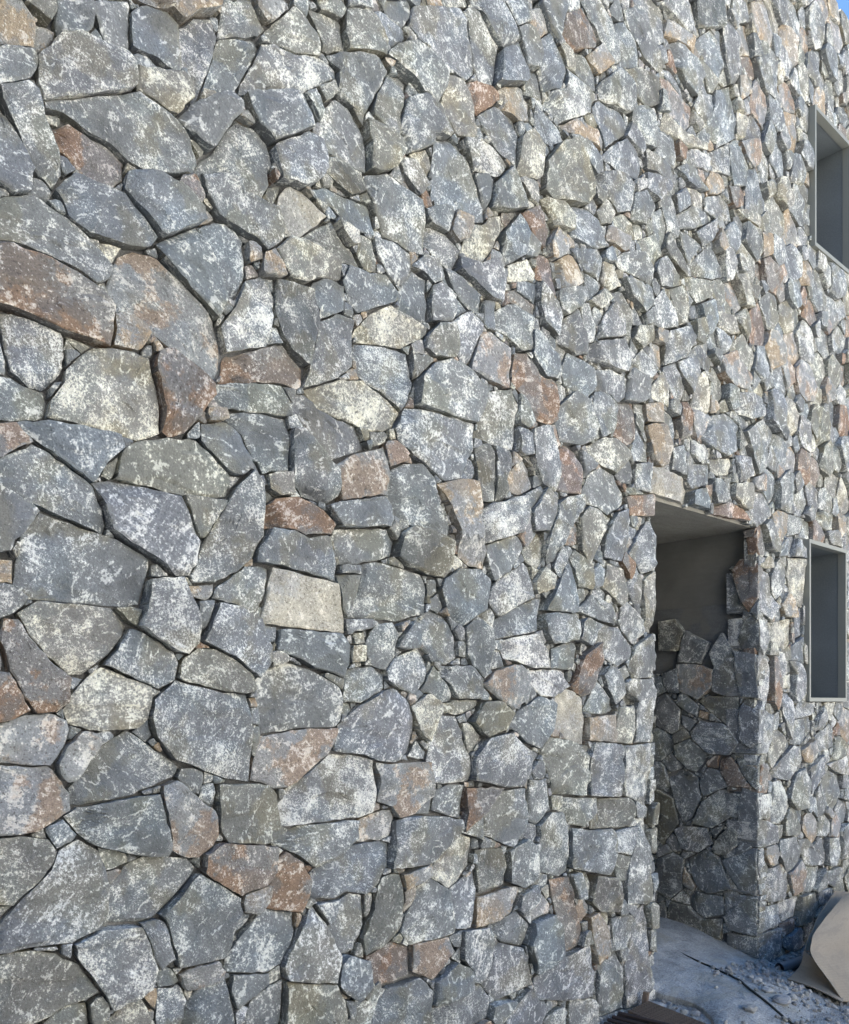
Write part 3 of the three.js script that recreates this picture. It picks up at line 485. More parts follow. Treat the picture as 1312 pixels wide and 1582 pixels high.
['c',3321,1412,3426,1422,3452,1360,3417,1244,3296,1253,3304,1352],
['t',1394,3633,1529,3709,1521,3680,1464,3601,1433,3587,1394,3606],
['p',4659,1404,4846,1361,4833,1171,4780,1143,4666,1142],
['c',4773,1829,4809,1899,5135,1947,5096,1802,4998,1753,4846,1790],
['r',3391,2404,3627,2453,3665,2427,3627,2348,3408,2320],
['g',3516,4077,3685,4119,3823,4103,3843,4062,3743,4026,3534,4002],
['t',1336,852,1448,863,1432,811,1393,784,1340,796],
['w',3763,3508,3884,3559,3988,3415,3823,3338],
['g',1705,1864,1787,1869,1773,1794,1746,1723,1723,1732,1710,1789],
['g',2968,4279,3076,4325,3155,4269,3147,4197,3076,4172,2998,4219],
['k',2628,3438,2750,3517,2793,3416,2778,3347,2695,3380],
['g',2864,3203,3060,3277,3060,3219,2923,3110,2879,3115],
['p',4859,968,4980,973,5035,938,5021,764,4926,716,4833,732],
['p',5191,594,5324,592,5414,543,5555,574,5586,396,5309,425,5235,512],
['p',4118,4102,4253,4179,4394,4153,4418,4091,4230,4031,4096,4025],
['p',4859,1042,5105,1174,5206,1164,5220,1080,5049,969,4886,997],
['g',758,1108,805,1126,844,1082,827,1061,788,1054],
['g',1927,3931,2018,3982,2049,3953,1997,3870,1917,3873],
['w',2960,2061,2998,2104,3099,2029,3099,1943,2983,1942],
['p',3627,4231,3743,4230,3823,4103,3763,4088,3608,4097],
['c',2750,3544,2879,3577,2960,3544,2953,3485,2835,3468],
['b',2953,3410,3123,3462,3188,3426,3155,3337,3060,3353],
['b',4616,5082,4853,5178,4853,4951,4720,4949],
['g',2113,3258,2234,3322,2240,3267,2212,3204,2124,3207],
['g',4939,621,5134,619,5191,543,5162,469,5035,416,4967,482,4912,538],
['g',3254,3321,3356,3354,3435,3278,3426,3102,3391,3112,3356,3243],
['b',3287,836,3461,849,3470,776,3408,722,3287,747],
['b',3188,1559,3237,1604,3304,1581,3373,1482,3304,1427,3220,1501],
['c',3685,4342,3904,4335,4118,4385,4129,4356,3863,4272,3685,4268],
['g',1977,3382,2049,3405,2113,3346,2075,3291,2028,3319,1997,3337],
['c',2550,3195,2682,3268,2730,3249,2709,3188,2562,3139],
['g',3904,3609,4185,3681,4162,3594,4009,3511,3925,3550],
['w',3627,3600,3704,3638,3823,3582,3803,3521,3665,3486,3608,3530],
['g',4346,3370,4491,3494,4642,3428,4616,3312,4491,3339],
['w',5206,246,5369,247,5476,144,5369,63,5162,74,5191,158],
['b',3426,3834,3516,3891,3590,3827,3534,3733,3426,3722],
['w',3339,3408,3498,3431,3590,3378,3516,3303,3391,3345],
['p',4659,1702,4755,1700,4806,1635,4787,1513,4755,1416,4659,1470],
['c',1425,2154,1513,2179,1521,2105,1472,2094,1441,2112],
['t',2893,3926,2983,3981,3139,4009,3188,3983,3188,3944,3060,3935,2938,3918],
['m',2737,3314,2821,3326,2864,3175,2793,3198,2737,3215],
['g',1135,1246,1210,1236,1203,1160,1169,1181,1128,1218],
['p',3803,3152,3988,3214,4031,3180,3946,3025,3863,3070],
['t',2251,3300,2339,3305,2303,3209,2257,3184,2212,3208],
['t',646,1798,684,1803,679,1742,646,1744,621,1768],
['w',2641,2061,2764,2157,2778,2050,2750,2002,2682,2012],
['b',1773,371,1878,428,1858,335,1839,280],
['p',2039,3019,2102,3080,2167,3095,2189,3022,2145,2992,2091,3021],
['w',1806,3045,1849,3043,1878,2940,1830,2924,1792,2977],
['q',5049,408,5235,480,5309,399,5279,273,5120,265],
['p',4828,2055,4818,2174,4940,2300,5037,2223,4978,2103,4902,2044],
['g',3408,3035,3516,3131,3665,3083,3590,3011,3426,3020],
['p',3373,1977,3426,2074,3516,2011,3516,1908,3462,1873],
['g',870,621,910,647,932,606,901,560,879,566],
['b',2953,3916,3060,3916,3163,3894,3163,3826,3123,3799,3029,3846],
['p',5091,1288,5134,1326,5399,1348,5384,1256,5206,1177,5091,1187],
['p',4653,754,4691,780,4886,707,4886,615,4666,609,4653,629],
['p',4020,4610,4162,4657,4185,4564,4074,4479,3967,4507],
['c',4859,1256,4953,1279,5049,1214,4994,1141,4833,1055,4787,1100],
['w',3480,3640,3608,3719,3685,3673,3608,3551,3516,3602],
['g',3444,2565,3590,2598,3580,2455,3462,2446],
['g',1622,3761,1692,3800,1737,3781,1710,3734,1630,3716],
['b',4031,3506,4207,3597,4230,3488,4140,3370],
['t',3704,4819,3946,4840,3988,4762,3863,4764,3704,4734],
['g',732,2806,758,2811,784,2785,772,2755,750,2746,724,2758],
['g',3884,3207,4052,3310,4174,3264,4140,3187,4009,3186],
['p',3534,3981,3743,4026,3723,3965,3627,3884,3534,3909],
['g',899,1042,980,1017,980,990,920,977],
['w',3029,3200,3091,3220,3155,3104,3123,3056,3076,3033],
['t',3091,4324,3188,4422,3287,4390,3155,4269],
['t',740,3206,791,3216,788,3189,740,3133,734,3141],
['p',3803,3878,3946,3977,4052,3985,4052,3929,3946,3867,3823,3831],
['c',3590,2959,3685,3067,3763,2991,3743,2911,3590,2917],
['r',4833,1709,4872,1704,4939,1607,4946,1415,4899,1391,4833,1428],
['m',1141,2978,1179,2993,1210,2943,1200,2913,1162,2933,1131,2942],
['g',990,3260,1037,3278,1075,3279,1092,3257,1043,3235,1005,3228],
['w',2198,1434,2277,1446,2389,1450,2383,1425,2266,1385,2209,1401],
['m',1907,2358,1957,2369,2028,2337,2008,2310,1937,2277],
['g',1056,656,1088,686,1135,626,1121,604,1075,621],
['p',5063,1686,5177,1690,5257,1647,5250,1492,5134,1434,5091,1491,5134,1605],
['t',5279,727,5369,771,5492,674,5476,589,5414,537,5309,601,5250,665],
['b',1977,1657,2039,1730,2070,1717,2065,1638,2008,1628,1967,1634],
['b',4253,3959,4370,4073,4491,4011,4418,3913,4276,3921],
['c',3171,3430,3271,3455,3339,3378,3254,3331,3188,3348],
['b',3426,2633,3480,2747,3590,2635,3571,2600,3444,2586],
['g',3590,3806,3685,3875,3723,3783,3685,3673,3608,3719],
['g',646,1575,659,1565,656,1516,646,1518,616,1526,616,1574],
['t',2807,3376,2850,3455,2938,3423,2893,3342,2821,3317],
['w',703,3235,786,3287,784,3247,769,3223,729,3233],
['g',2668,4053,2737,4079,2786,3976,2668,3956],
['w',3139,3642,3237,3758,3304,3716,3254,3637,3171,3601],
['g',3271,3663,3356,3726,3444,3709,3462,3644,3373,3622,3287,3630],
['p',5586,564,5749,554,5833,482,5766,373,5586,389],
['t',3237,3616,3408,3640,3373,3541,3221,3546],
['k',2537,3087,2602,3117,2723,3094,2723,3049,2602,3047],
['p',5414,1223,5683,1304,5700,1147,5461,1116],
['t',1987,820,2124,841,2124,801,1997,764],
['q',4479,4557,4668,4648,4694,4530,4616,4460,4516,4490],
['g',3014,1793,3044,1804,3155,1783,3091,1692,2998,1716],
['c',2628,3584,2709,3626,2771,3589,2723,3515,2682,3517],
['k',3843,2956,3925,2976,3936,2813,3863,2765,3823,2865],
['p',2615,651,2723,679,2723,616,2655,556,2615,589],
['p',4980,1490,5091,1497,5120,1415,5077,1213,5035,1264,4967,1390],
['c',4394,2638,4566,2668,4566,2523,4491,2511,4382,2565],
['p',3904,4247,4009,4315,4162,4325,4118,4238,3967,4207],
['g',3967,3852,4207,4022,4207,3930,4052,3817],
['t',4096,4172,4162,4256,4288,4298,4299,4221,4230,4152,4140,4133],
['p',3763,2701,3884,2747,3904,2597,3763,2604],
['p',4541,4730,4616,4777,4746,4738,4720,4677,4516,4598],
['g',2368,3492,2447,3526,2466,3491,2435,3376,2386,3450],
['g',3843,3828,3925,3826,4052,3828,3904,3675,3863,3737],
['b',3704,2891,3803,2871,3833,2758,3763,2722,3704,2774],
['g',1737,1718,1849,1729,1878,1712,1820,1687,1746,1668],
['c',4230,3535,4418,3569,4442,3481,4346,3441,4230,3454],
['d',3723,3773,3884,3624,3863,3585,3743,3641,3685,3673],
['b',3988,2668,4140,2697,4151,2596,3988,2546],
['t',2695,576,2764,646,2835,571,2807,548,2709,529],
['p',4953,247,5206,246,5162,131,5021,118,4939,188],
['b',3823,4135,3946,4198,4118,4136,4009,4103,3904,4093],
['m',4196,2478,4346,2530,4491,2511,4566,2462,4418,2453,4185,2447],
['c',2702,1925,2778,2005,2843,1975,2821,1918,2723,1891],
['p',4659,909,4820,904,4833,793,4768,762,4659,760],
['p',5056,2579,5320,2582,5237,2479,5037,2435],
['w',3287,737,3408,712,3373,605,3287,617],
['p',5339,1029,5555,1098,5555,984,5339,866],
['b',5324,410,5555,380,5476,297,5430,224,5294,265],
['t',4846,2539,4921,2576,5046,2568,5037,2461,4940,2387,4883,2466],
['b',4418,2797,4566,2814,4616,2726,4442,2653],
['c',2028,3428,2113,3480,2134,3426,2113,3377,2060,3402],
['t',4442,5196,4566,5262,4591,5094,4491,5042],
['w',5427,2579,5536,2670,5764,2656,5764,2569,5581,2544],
['c',4162,2724,4394,2780,4382,2695,4230,2656,4162,2667],
['p',4718,2460,4809,2507,4931,2360,4902,2321,4791,2325],
['b',3967,2531,4096,2558,4151,2494,4151,2459,3946,2456],
['g',1622,770,1710,771,1701,714,1665,699],
['t',3543,2875,3694,2910,3685,2812,3553,2794],
['g',3462,3224,3590,3272,3590,3199,3498,3131,3444,3167],
['p',3946,2782,4074,2786,4185,2751,4009,2683,3946,2715],
['b',1203,1191,1245,1192,1256,1123,1224,1126,1203,1153],
['d',1409,3003,1448,3072,1496,3099,1464,3014,1425,3002],
['w',4994,753,5091,801,5177,698,5177,627,4994,640],
['p',2303,3597,2380,3632,2380,3523,2356,3496],
['c',2303,1354,2350,1354,2398,1302,2339,1233],
['g',5134,1332,5191,1447,5461,1434,5430,1381,5279,1343],
['w',4162,2621,4276,2641,4311,2519,4185,2499,4162,2553],
['t',1165,1775,1249,1793,1245,1763,1217,1745,1169,1750],
['b',3763,3959,3884,4051,3946,3999,3803,3889],
['c',908,2698,974,2710,944,2652,920,2661],
['c',4394,3786,4491,3819,4591,3659,4491,3640],
['p',4674,1925,4773,1897,4791,1770,4718,1699,4674,1757],
['g',1189,1733,1245,1741,1210,1652,1196,1676],
['b',4994,22,5177,58,5250,45,5235,-42,5077,-69,5021,-33],
['w',947,1699,1024,1702,1005,1652,980,1662],
['r',4691,1087,4755,1090,4793,1027,4787,906,4666,915],
['w',914,2085,956,2122,959,2078,932,2050,908,2057],
['k',4323,4242,4516,4321,4491,4203,4394,4153],
['c',1705,3055,1783,3048,1783,3011,1755,2983,1710,3021],
['b',2039,2706,2145,2711,2060,2617],
['p',3685,4565,3763,4593,3946,4530,3904,4499,3723,4531],
['p',4653,593,4716,598,4729,488,4703,323,4653,331],
['t',4442,4898,4566,4972,4591,4875,4466,4767],
['w',1622,3463,1692,3522,1705,3489,1648,3426],
['c',1432,1596,1504,1596,1500,1558,1440,1546],
['g',797,2887,822,2895,838,2867,816,2838,797,2839],
['c',3925,4079,4074,4107,4085,3998,3988,3994],
['p',5586,349,5850,348,5833,267,5700,231,5586,275],
['g',3304,2489,3408,2579,3444,2545,3435,2472,3356,2468],
['g',1310,758,1348,785,1382,772,1355,737,1307,726],
['p',5602,1036,5902,1084,5940,963,5817,956],
['t',4694,4122,4826,4172,4826,4046,4720,3984],
['t',4959,2014,5017,2097,5135,2027,5156,1948,4998,1955],
['b',1562,3413,1613,3452,1643,3381,1630,3357,1596,3401],
['b',3107,2020,3155,2064,3204,2050,3188,1970,3123,1945],
['t',5206,1145,5399,1204,5445,1136,5339,1062,5250,1072],
['t',1221,2309,1281,2326,1288,2295,1224,2271],
['w',811,2410,873,2417,890,2407,856,2377],
['p',4899,1748,4994,1727,5042,1660,5021,1590,4967,1571,4912,1638],
['g',4616,5204,4746,5235,4881,5192,4720,5123],
['g',3029,2553,3155,2511,3060,2436,3044,2490],
['t',3608,3194,3685,3195,3694,3091,3571,3121],
['c',1768,1632,1824,1634,1819,1582,1763,1573],
['t',1355,2855,1409,2861,1401,2818,1367,2796],
['c',3091,3229,3188,3309,3254,3291,3171,3216],
['p',5430,859,5492,908,5586,781,5571,715,5476,703],
['b',5156,2002,5258,2019,5258,1855,5156,1823],
['b',5096,1775,5237,1836,5237,1673,5096,1695],
['t',1997,756,2060,771,2049,717,2008,677],
['t',1021,621,1069,620,1064,556,1040,589],
['t',4729,602,4859,606,4899,539,4846,485,4780,499],
['d',1849,2376,1937,2395,1907,2351,1858,2330],
['p',5461,246,5619,236,5716,201,5555,138,5476,151],
['c',4466,4181,4668,4211,4668,4137,4516,4129],
['g',1043,1825,1069,1834,1108,1801,1049,1795],
['p',3444,973,3571,911,3571,869,3461,890],
['d',4541,3788,4694,3814,4668,3720,4541,3715],
['g',724,803,788,805,794,787,767,778],
['g',1710,1894,1806,1908,1806,1878,1710,1872],
['b',1162,2242,1200,2269,1203,2219,1162,2213],
['w',3029,654,3107,662,3091,578,3044,566],
['p',5581,2535,5718,2568,5847,2463,5649,2458],
['g',870,3247,896,3279,917,3266,923,3243,896,3241],
['g',758,2988,808,3000,802,2969,769,2968],
['b',5096,2318,5156,2432,5278,2384,5278,2330],
['g',2303,2325,2350,2384,2380,2331,2350,2296],
['g',3904,2729,3967,2686,3967,2531,3925,2568],
['g',805,2377,847,2369,811,2325],
['p',2028,1242,2070,1292,2113,1254,2102,1231],
['t',1203,2927,1252,2895,1210,2863],
['g',1830,767,1868,768,1858,710,1830,692],
['b',2124,1887,2167,1899,2178,1852,2134,1824],
['w',1155,3103,1217,3080,1203,3055,1162,3081],
['b',764,2262,805,2289,805,2272,772,2236],
['g',677,1856,697,1848,687,1803,672,1823],
['c',4980,1577,5134,1618,5105,1529,4967,1515],
['g',1741,423,1783,413,1773,364,1746,363],
['b',761,2748,805,2762,811,2730,788,2733],
['c',5555,1434,5733,1434,5635,1325,5571,1333],
['w',794,801,825,798,816,762,794,773],
['c',2828,1039,2893,1034,2908,987,2835,983],
['c',1764,1676,1815,1679,1815,1642,1773,1636],
['w',5430,1321,5523,1414,5571,1333,5414,1243],
['g',1024,2448,1056,2457,1056,2421,1030,2417],
['g',827,1503,861,1501,833,1463,825,1474],
['g',1072,2945,1128,2963,1125,2933,1101,2930],
['p',4311,2659,4382,2672,4358,2550,4311,2542],
['g',3304,1581,3373,1608,3408,1564,3338,1532],
['c',4683,2220,4773,2281,4865,2283,4846,2229,4755,2210],
['t',1596,3323,1626,3355,1648,3340,1622,3296],
['r',3803,4256,3884,4249,3863,4185,3803,4170],
['p',4859,1360,4926,1378,4967,1316,4926,1279,4859,1268],
['b',4921,2341,5037,2426,5037,2320,4921,2298],
['g',3382,2448,3590,2452,3399,2410],
['g',1303,2128,1348,2133,1307,2086],
['b',3408,2275,3480,2254,3426,2206,3391,2222],
['w',3356,1452,3426,1467,3452,1432,3391,1417],
['m',1441,3130,1472,3103,1464,3079,1441,3103],
['t',1897,3695,1942,3703,1927,3669],
['t',1972,1711,2023,1737,1977,1688],
['t',3462,2323,3516,2321,3498,2267],
];
const REVEAL = [
['d',-661,1944,-545,1957,-485,1868,-509,1752,-661,1759],
['g',-509,1816,-462,1872,-318,1795,-380,1663,-527,1689],
['g',-312,1733,-234,1853,-169,1747,-136,1524,-212,1473,-290,1505,-278,1649],
['q',-533,1668,-403,1674,-290,1629,-290,1525,-380,1459,-497,1507],
['d',-136,1806,-94,1904,-47,1941,0,1898,0,1729,-104,1739],
['b',-147,1736,-21,1710,0,1462,-104,1473,-136,1584],
['g',-533,1486,-485,1496,-375,1412,-392,1349,-521,1422],
['d',-380,1443,-312,1474,-126,1463,-120,1302,-147,1261,-223,1320],
['b',-115,1402,-83,1463,5,1443,0,1205,-52,1174,-115,1221],
['g',-497,1358,-392,1328,-438,1264,-491,1294],
['t',-375,1391,-312,1370,-318,1329,-375,1349],
['b',-427,1253,-369,1323,-212,1310,-126,1201,-179,1128,-312,1132,-415,1212],
['g',-545,1175,-438,1211,-323,1132,-323,1090,-380,1014,-450,1031,-533,1101],
['r',-251,1104,-179,1118,-104,1041,-52,954,-179,945,-245,1043],
['r',-335,1079,-245,1125,-256,1052,-323,1049],
['b',-136,1110,5,1136,-5,928,-41,965,-104,1021],
['b',-593,990,-485,1029,-380,983,-363,869,-427,737,-485,689,-533,801],
['b',-363,963,-312,1049,-245,1032,-185,945,-357,869],
['g',-415,707,-357,838,-245,920,-169,925,-163,774,-290,689],
['d',-158,916,-104,930,-147,806],
['b',-126,818,-94,941,-5,918,-5,611,-115,638],
['g',-533,652,-485,678,-323,685,-290,596,-380,533,-497,539],
['d',-290,565,-245,643,-147,735,-131,606,-201,546,-278,536],
['d',-290,679,-212,708,-278,628],
['b',-452,485,-330,554,-247,513,-166,348,-330,289,-401,336],
['b',-233,502,-9,607,-9,337,-126,355],
['b',-445,250,-401,290,-220,289,-220,187,-345,138,-430,174],
['d',-593,131,-563,204,-445,198,-345,138,-220,162,-233,45,-373,29,-578,54],
['b',-206,177,-126,317,-9,324,-9,103,-166,109],
['g',-220,60,-126,104,-9,91,-9,-20,-206,0],
['t',-489,322,-474,430,-401,323,-416,294],
['d',-670,456,-548,512,-481,481,-489,296,-578,214,-670,253],
['d',-678,902,-548,845,-518,688,-624,543,-678,590],
['k',-166,2213,-126,2270,-34,2271,-2,2218,-2,2034,-60,1953,-126,2058],
['k',-86,2415,-9,2428,-2,2280,-60,2287],
];
const toPoly = a => { const P = []; for (let i = 1; i < a.length; i += 2) P.push([a[i] / 1000, a[i + 1] / 1000]); if (area(P) < 0) P.reverse(); return P; };

// ---------- the building: dimensions ----------
const XW = -3.2, X0 = -1.0, X1 = 8.6, TOP = 6.0, BASE = -0.25, CORE = -0.05, BACK = -7;
const DL = 3.60, DR = 4.66, DT = 2.44;                            // doorway: left edge, right (clad) edge, head
const WIN = [{ x0: 5.375, x1: 5.93, y0: 4.30, y1: 5.165 }, { x0: 5.295, x1: 5.855, y0: 1.45, y1: 2.44 }];

// ---------- fill what is left between the traced stones ----------
const rect = (x0, x1, y0, y1) => [[x0, y0], [x1, y0], [x1, y1], [x0, y1]];
function inside(P, x, y) { let c = false; for (let i = 0, j = P.length - 1; i < P.length; j = i++) { const a = P[i], b = P[j]; if ((a[1] > y) !== (b[1] > y) && x < (b[0] - a[0]) * (y - a[1]) / (b[1] - a[1]) + a[0]) c = !c; } return c; }
function nearest(P, x, y) { let best = 1e9, bx = 0, by = 0; for (let i = 0; i < P.length; i++) { const a = P[i], b = P[(i + 1) % P.length], ex = b[0] - a[0], ey = b[1] - a[1], t = clamp(((x - a[0]) * ex + (y - a[1]) * ey) / (ex * ex + ey * ey + 1e-12), 0, 1), qx = a[0] + ex * t, qy = a[1] + ey * t, d = (x - qx) ** 2 + (y - qy) ** 2; if (d < best) { best = d; bx = qx; by = qy; } } return [bx, by, Math.sqrt(best)]; }
function clip(P, px, py, nx, ny) { const out = []; for (let i = 0; i < P.length; i++) { const a = P[i], b = P[(i + 1) % P.length], da = (a[0] - px) * nx + (a[1] - py) * ny, db = (b[0] - px) * nx + (b[1] - py) * ny; if (da >= 0) out.push(a); if ((da >= 0) !== (db >= 0)) { const t = da / (da - db); out.push([lerp(a[0], b[0], t), lerp(a[1], b[1], t)]); } } return out; }
function tidy(P) { const Q = []; for (const p of P) { const l = Q[Q.length - 1]; if (!l || Math.hypot(p[0] - l[0], p[1] - l[1]) > 0.006) Q.push(p); } return Q; }
// stones for the gaps of a wall field: first full-size ones where there is room, then chinking pebbles
function fillField(FX0, FX1, FY0, FY1, outlines, RF, tries, finest = () => 0) {
  const obstacles = [], result = [], GS = 0.0065, GX = Math.ceil((FX1 - FX0) / GS), GY = Math.ceil((FY1 - FY0) / GS), occ = new Uint8Array(GX * GY);
  const add = P => { let x0 = 1e9, x1 = -1e9, y0 = 1e9, y1 = -1e9; for (const p of P) { x0 = Math.min(x0, p[0]); x1 = Math.max(x1, p[0]); y0 = Math.min(y0, p[1]); y1 = Math.max(y1, p[1]); } obstacles.push({ P, x0, x1, y0, y1 });
    for (let j = Math.max(0, Math.floor((y0 - FY0) / GS)); j < Math.min(GY, (y1 - FY0) / GS + 1); j++) for (let i = Math.max(0, Math.floor((x0 - FX0) / GS)); i < Math.min(GX, (x1 - FX0) / GS + 1); i++) if (inside(P, FX0 + (i + 0.5) * GS, FY0 + (j + 0.5) * GS)) occ[j * GX + i] = 1; };
  outlines.forEach(add);
  const distanceField = () => {
    const d = new Float32Array(GX * GY).fill(1e6), q = Math.SQRT2;
    for (let k = 0; k < GX * GY; k++) if (occ[k]) d[k] = 0;
    for (let j = 0; j < GY; j++) for (let i = 0; i < GX; i++) { const k = j * GX + i; if (i) d[k] = Math.min(d[k], d[k - 1] + 1); if (j) { d[k] = Math.min(d[k], d[k - GX] + 1); if (i) d[k] = Math.min(d[k], d[k - GX - 1] + q); if (i < GX - 1) d[k] = Math.min(d[k], d[k - GX + 1] + q); } }
    for (let j = GY - 1; j >= 0; j--) for (let i = GX - 1; i >= 0; i--) { const k = j * GX + i; if (i < GX - 1) d[k] = Math.min(d[k], d[k + 1] + 1); if (j < GY - 1) { d[k] = Math.min(d[k], d[k + GX] + 1); if (i) d[k] = Math.min(d[k], d[k + GX - 1] + q); if (i < GX - 1) d[k] = Math.min(d[k], d[k + GX + 1] + q); } }
    return d;
  };
  const clipToNeighbours = (P, x, y, reach) => {
    for (const o of obstacles) { if (o.x0 > x + reach || o.x1 < x - reach || o.y0 > y + reach || o.y1 < y - reach) continue; const q = nearest(o.P, x, y); if (q[2] > reach || q[2] < 1e-6) continue; P = clip(P, q[0], q[1], (x - q[0]) / q[2], (y - q[1]) / q[2]); if (P.length < 3) return null; }
    P = clip(P, FX0, 0, 1, 0); if (P.length > 2) P = clip(P, FX1, 0, -1, 0); if (P.length > 2) P = clip(P, 0, FY0, 0, 1); if (P.length > 2) P = clip(P, 0, FY1, 0, -1);
    return P.length > 2 ? P : null;
  };
  { const d = distanceField(), seeds = [], bins = new Map(), key = (x, y) => Math.floor(x / 0.3) + ',' + Math.floor(y / 0.3);
    for (let k = 0; k < tries; k++) {
      const x = lerp(FX0, FX1, RF()), y = lerp(FY0, FY1, RF()), r = (k < tries * 0.22 ? 0.088 : k < tries * 0.55 ? 0.06 : 0.038) * (0.8 + 0.55 * RF());
      const i = Math.min(GX - 1, Math.floor((x - FX0) / GS)), j = Math.min(GY - 1, Math.floor((y - FY0) / GS)); if (d[j * GX + i] * GS < r * 0.62) continue;
      let ok = true; for (let a = -1; a <= 1 && ok; a++) for (let b = -1; b <= 1 && ok; b++) for (const s of bins.get(key(x + a * 0.3, y + b * 0.3)) ?? []) if (Math.hypot(s.x - x, s.y - y) < (s.r + r) * 0.92) { ok = false; break; }
      if (!ok) continue; const s = { x, y, r }; seeds.push(s); const kk = key(x, y); if (!bins.has(kk)) bins.set(kk, []); bins.get(kk).push(s);
    }
    for (const s of seeds) {
      let P = []; const a0 = RF() * 6.28, el = 1.25 + 0.5 * RF(), rot = RF() * 3.14; for (let k = 0; k < 9; k++) { const a = a0 + k / 9 * 6.2832, u = Math.cos(a) * s.r * 1.5 * el * (0.85 + 0.3 * RF()), v = Math.sin(a) * s.r * 1.55 * (0.85 + 0.3 * RF()); P.push([s.x + u * Math.cos(rot) - v * Math.sin(rot), s.y + u * Math.sin(rot) + v * Math.cos(rot)]); }
      for (const t of seeds) { if (t === s) continue; const dx = s.x - t.x, dy = s.y - t.y, L = Math.hypot(dx, dy); if (L > 0.5) continue; const f = t.r / (t.r + s.r); P = clip(P, t.x + dx * f, t.y + dy * f, dx / L, dy / L); if (P.length < 3) break; }
      if (P.length > 2) P = clipToNeighbours(P, s.x, s.y, s.r * 3);
      if (P) { P = tidy(P); if (P.length > 2 && area(P) > 0.0006) s.P = P; }
    }
    for (const s of seeds) if (s.P) { add(s.P); result.push({ P: s.P, small: false }); } }
  for (let pass = 0; pass < 2; pass++) {
    const d = distanceField(), cand = [], got = [], bin = new Map(), bk = (x, y) => Math.floor(x / 0.12) * 4096 + Math.floor(y / 0.12), close = (x, y, r) => { for (let a = -1; a <= 1; a++) for (let c = -1; c <= 1; c++) for (const g of bin.get(bk(x + a * 0.12, y + c * 0.12)) ?? []) if (Math.hypot(g.x - x, g.y - y) < (g.r + r) * 1.05) return true; return false; }; for (let k = 0; k < GX * GY; k++) if (d[k] > 1.2 && d[k] < 1e5) cand.push(k); cand.sort((a, b) => d[b] - d[a] || a - b);
    for (const k of cand) { const x = FX0 + (k % GX + 0.5) * GS, y = FY0 + (Math.floor(k / GX) + 0.5) * GS, r = d[k] * GS; if (r < finest(x) || close(x, y, r)) continue; const s = { x, y, r }; got.push(s); const kk = bk(x, y); if (!bin.has(kk)) bin.set(kk, []); bin.get(kk).push(s); }
    for (const s of got) {
      let P = []; const a0 = RF() * 6.28; for (let q = 0; q < 7; q++) { const a = a0 + q / 7 * 6.2832, e = s.r * 2.0 * (0.75 + 0.5 * RF()); P.push([s.x + Math.cos(a) * e, s.y + Math.sin(a) * e]); }
      for (const t of got) { if (t === s) continue; const dx = s.x - t.x, dy = s.y - t.y, L = Math.hypot(dx, dy); if (L > 0.2) continue; const f = t.r / (t.r + s.r); P = clip(P, t.x + dx * f, t.y + dy * f, dx / L, dy / L); if (P.length < 3) break; }
      if (P.length > 2) P = clipToNeighbours(P, s.x, s.y, s.r * 3);
      if (P) { P = tidy(P); if (P.length > 2 && area(P) > 0.00008) s.P = P; }
    }
    for (const s of got) if (s.P) { add(s.P); result.push({ P: s.P, small: true }); }
  }
  return result;
}
const openings = [rect(DL + 0.02, DR, -1, DT), ...WIN.map(w => rect(w.x0 - 0.006, w.x1 + 0.006, w.y0 - 0.01, w.y1 + 0.01))];
const traced = FRONT.map(a => ({ kind: a[0], P: toPoly(a) })), tracedReveal = REVEAL.map(a => ({ kind: a[0], P: toPoly(a) }));
// fit the stones to one another: every outline moves half way to its neighbour, so that joints stay narrow and nothing overlaps
function fit(stones, fixed, reach = 0.006, turns = 9) {
  for (const s of stones) { const Q = []; const st = clamp(Math.sqrt(area(s.P)) * 0.11, 0.013, 0.026); for (let i = 0; i < s.P.length; i++) { const a = s.P[i], b = s.P[(i + 1) % s.P.length], L = Math.hypot(b[0] - a[0], b[1] - a[1]), k = Math.max(1, Math.round(L / st)); for (let j = 0; j < k; j++) Q.push([lerp(a[0], b[0], j / k), lerp(a[1], b[1], j / k)]); } s.P = Q; }
  for (let it = 0; it < turns; it++) {
    const all = [...stones.map(s => s.P), ...fixed].map(P => { let x0 = 1e9, x1 = -1e9, y0 = 1e9, y1 = -1e9; for (const p of P) { x0 = Math.min(x0, p[0]); x1 = Math.max(x1, p[0]); y0 = Math.min(y0, p[1]); y1 = Math.max(y1, p[1]); } return { P, x0, x1, y0, y1 }; });
    const next = stones.map((s, k) => {
      const o = all[k], near = all.filter((q, j) => j !== k && q.x0 < o.x1 + 0.04 && q.x1 > o.x0 - 0.04 && q.y0 < o.y1 + 0.04 && q.y1 > o.y0 - 0.04), n = s.P.length;
      const mv = s.P.map(p => { let d = 0.05, fx = 1; near.forEach(q => { if (p[0] < q.x0 - 0.05 || p[0] > q.x1 + 0.05 || p[1] < q.y0 - 0.05 || p[1] > q.y1 + 0.05) return; const v = nearest(q.P, p[0], p[1])[2] * (inside(q.P, p[0], p[1]) ? -1 : 1); if (v < d) { d = v; fx = fixed.includes(q.P) ? 2 : 1; } }); return d > 0.045 ? 0 : clamp(d * 0.5 * fx, -0.012, it < 2 ? reach * 0.5 : 0); });
      return s.P.map((p, i) => { const a = s.P[(i + n - 1) % n], b = s.P[(i + 1) % n], ex = b[0] - a[0], ey = b[1] - a[1], l = Math.hypot(ex, ey) || 1, m = 0.25 * mv[(i + n - 1) % n] + 0.5 * mv[i] + 0.25 * mv[(i + 1) % n], q = mv[i] < 0 ? Math.min(m, mv[i]) : m; return [p[0] + ey / l * q, p[1] - ex / l * q]; });
    });
    next.forEach((P, k) => { if (area(P) > 0.5 * area(stones[k].P)) stones[k].P = P; });
  }
}
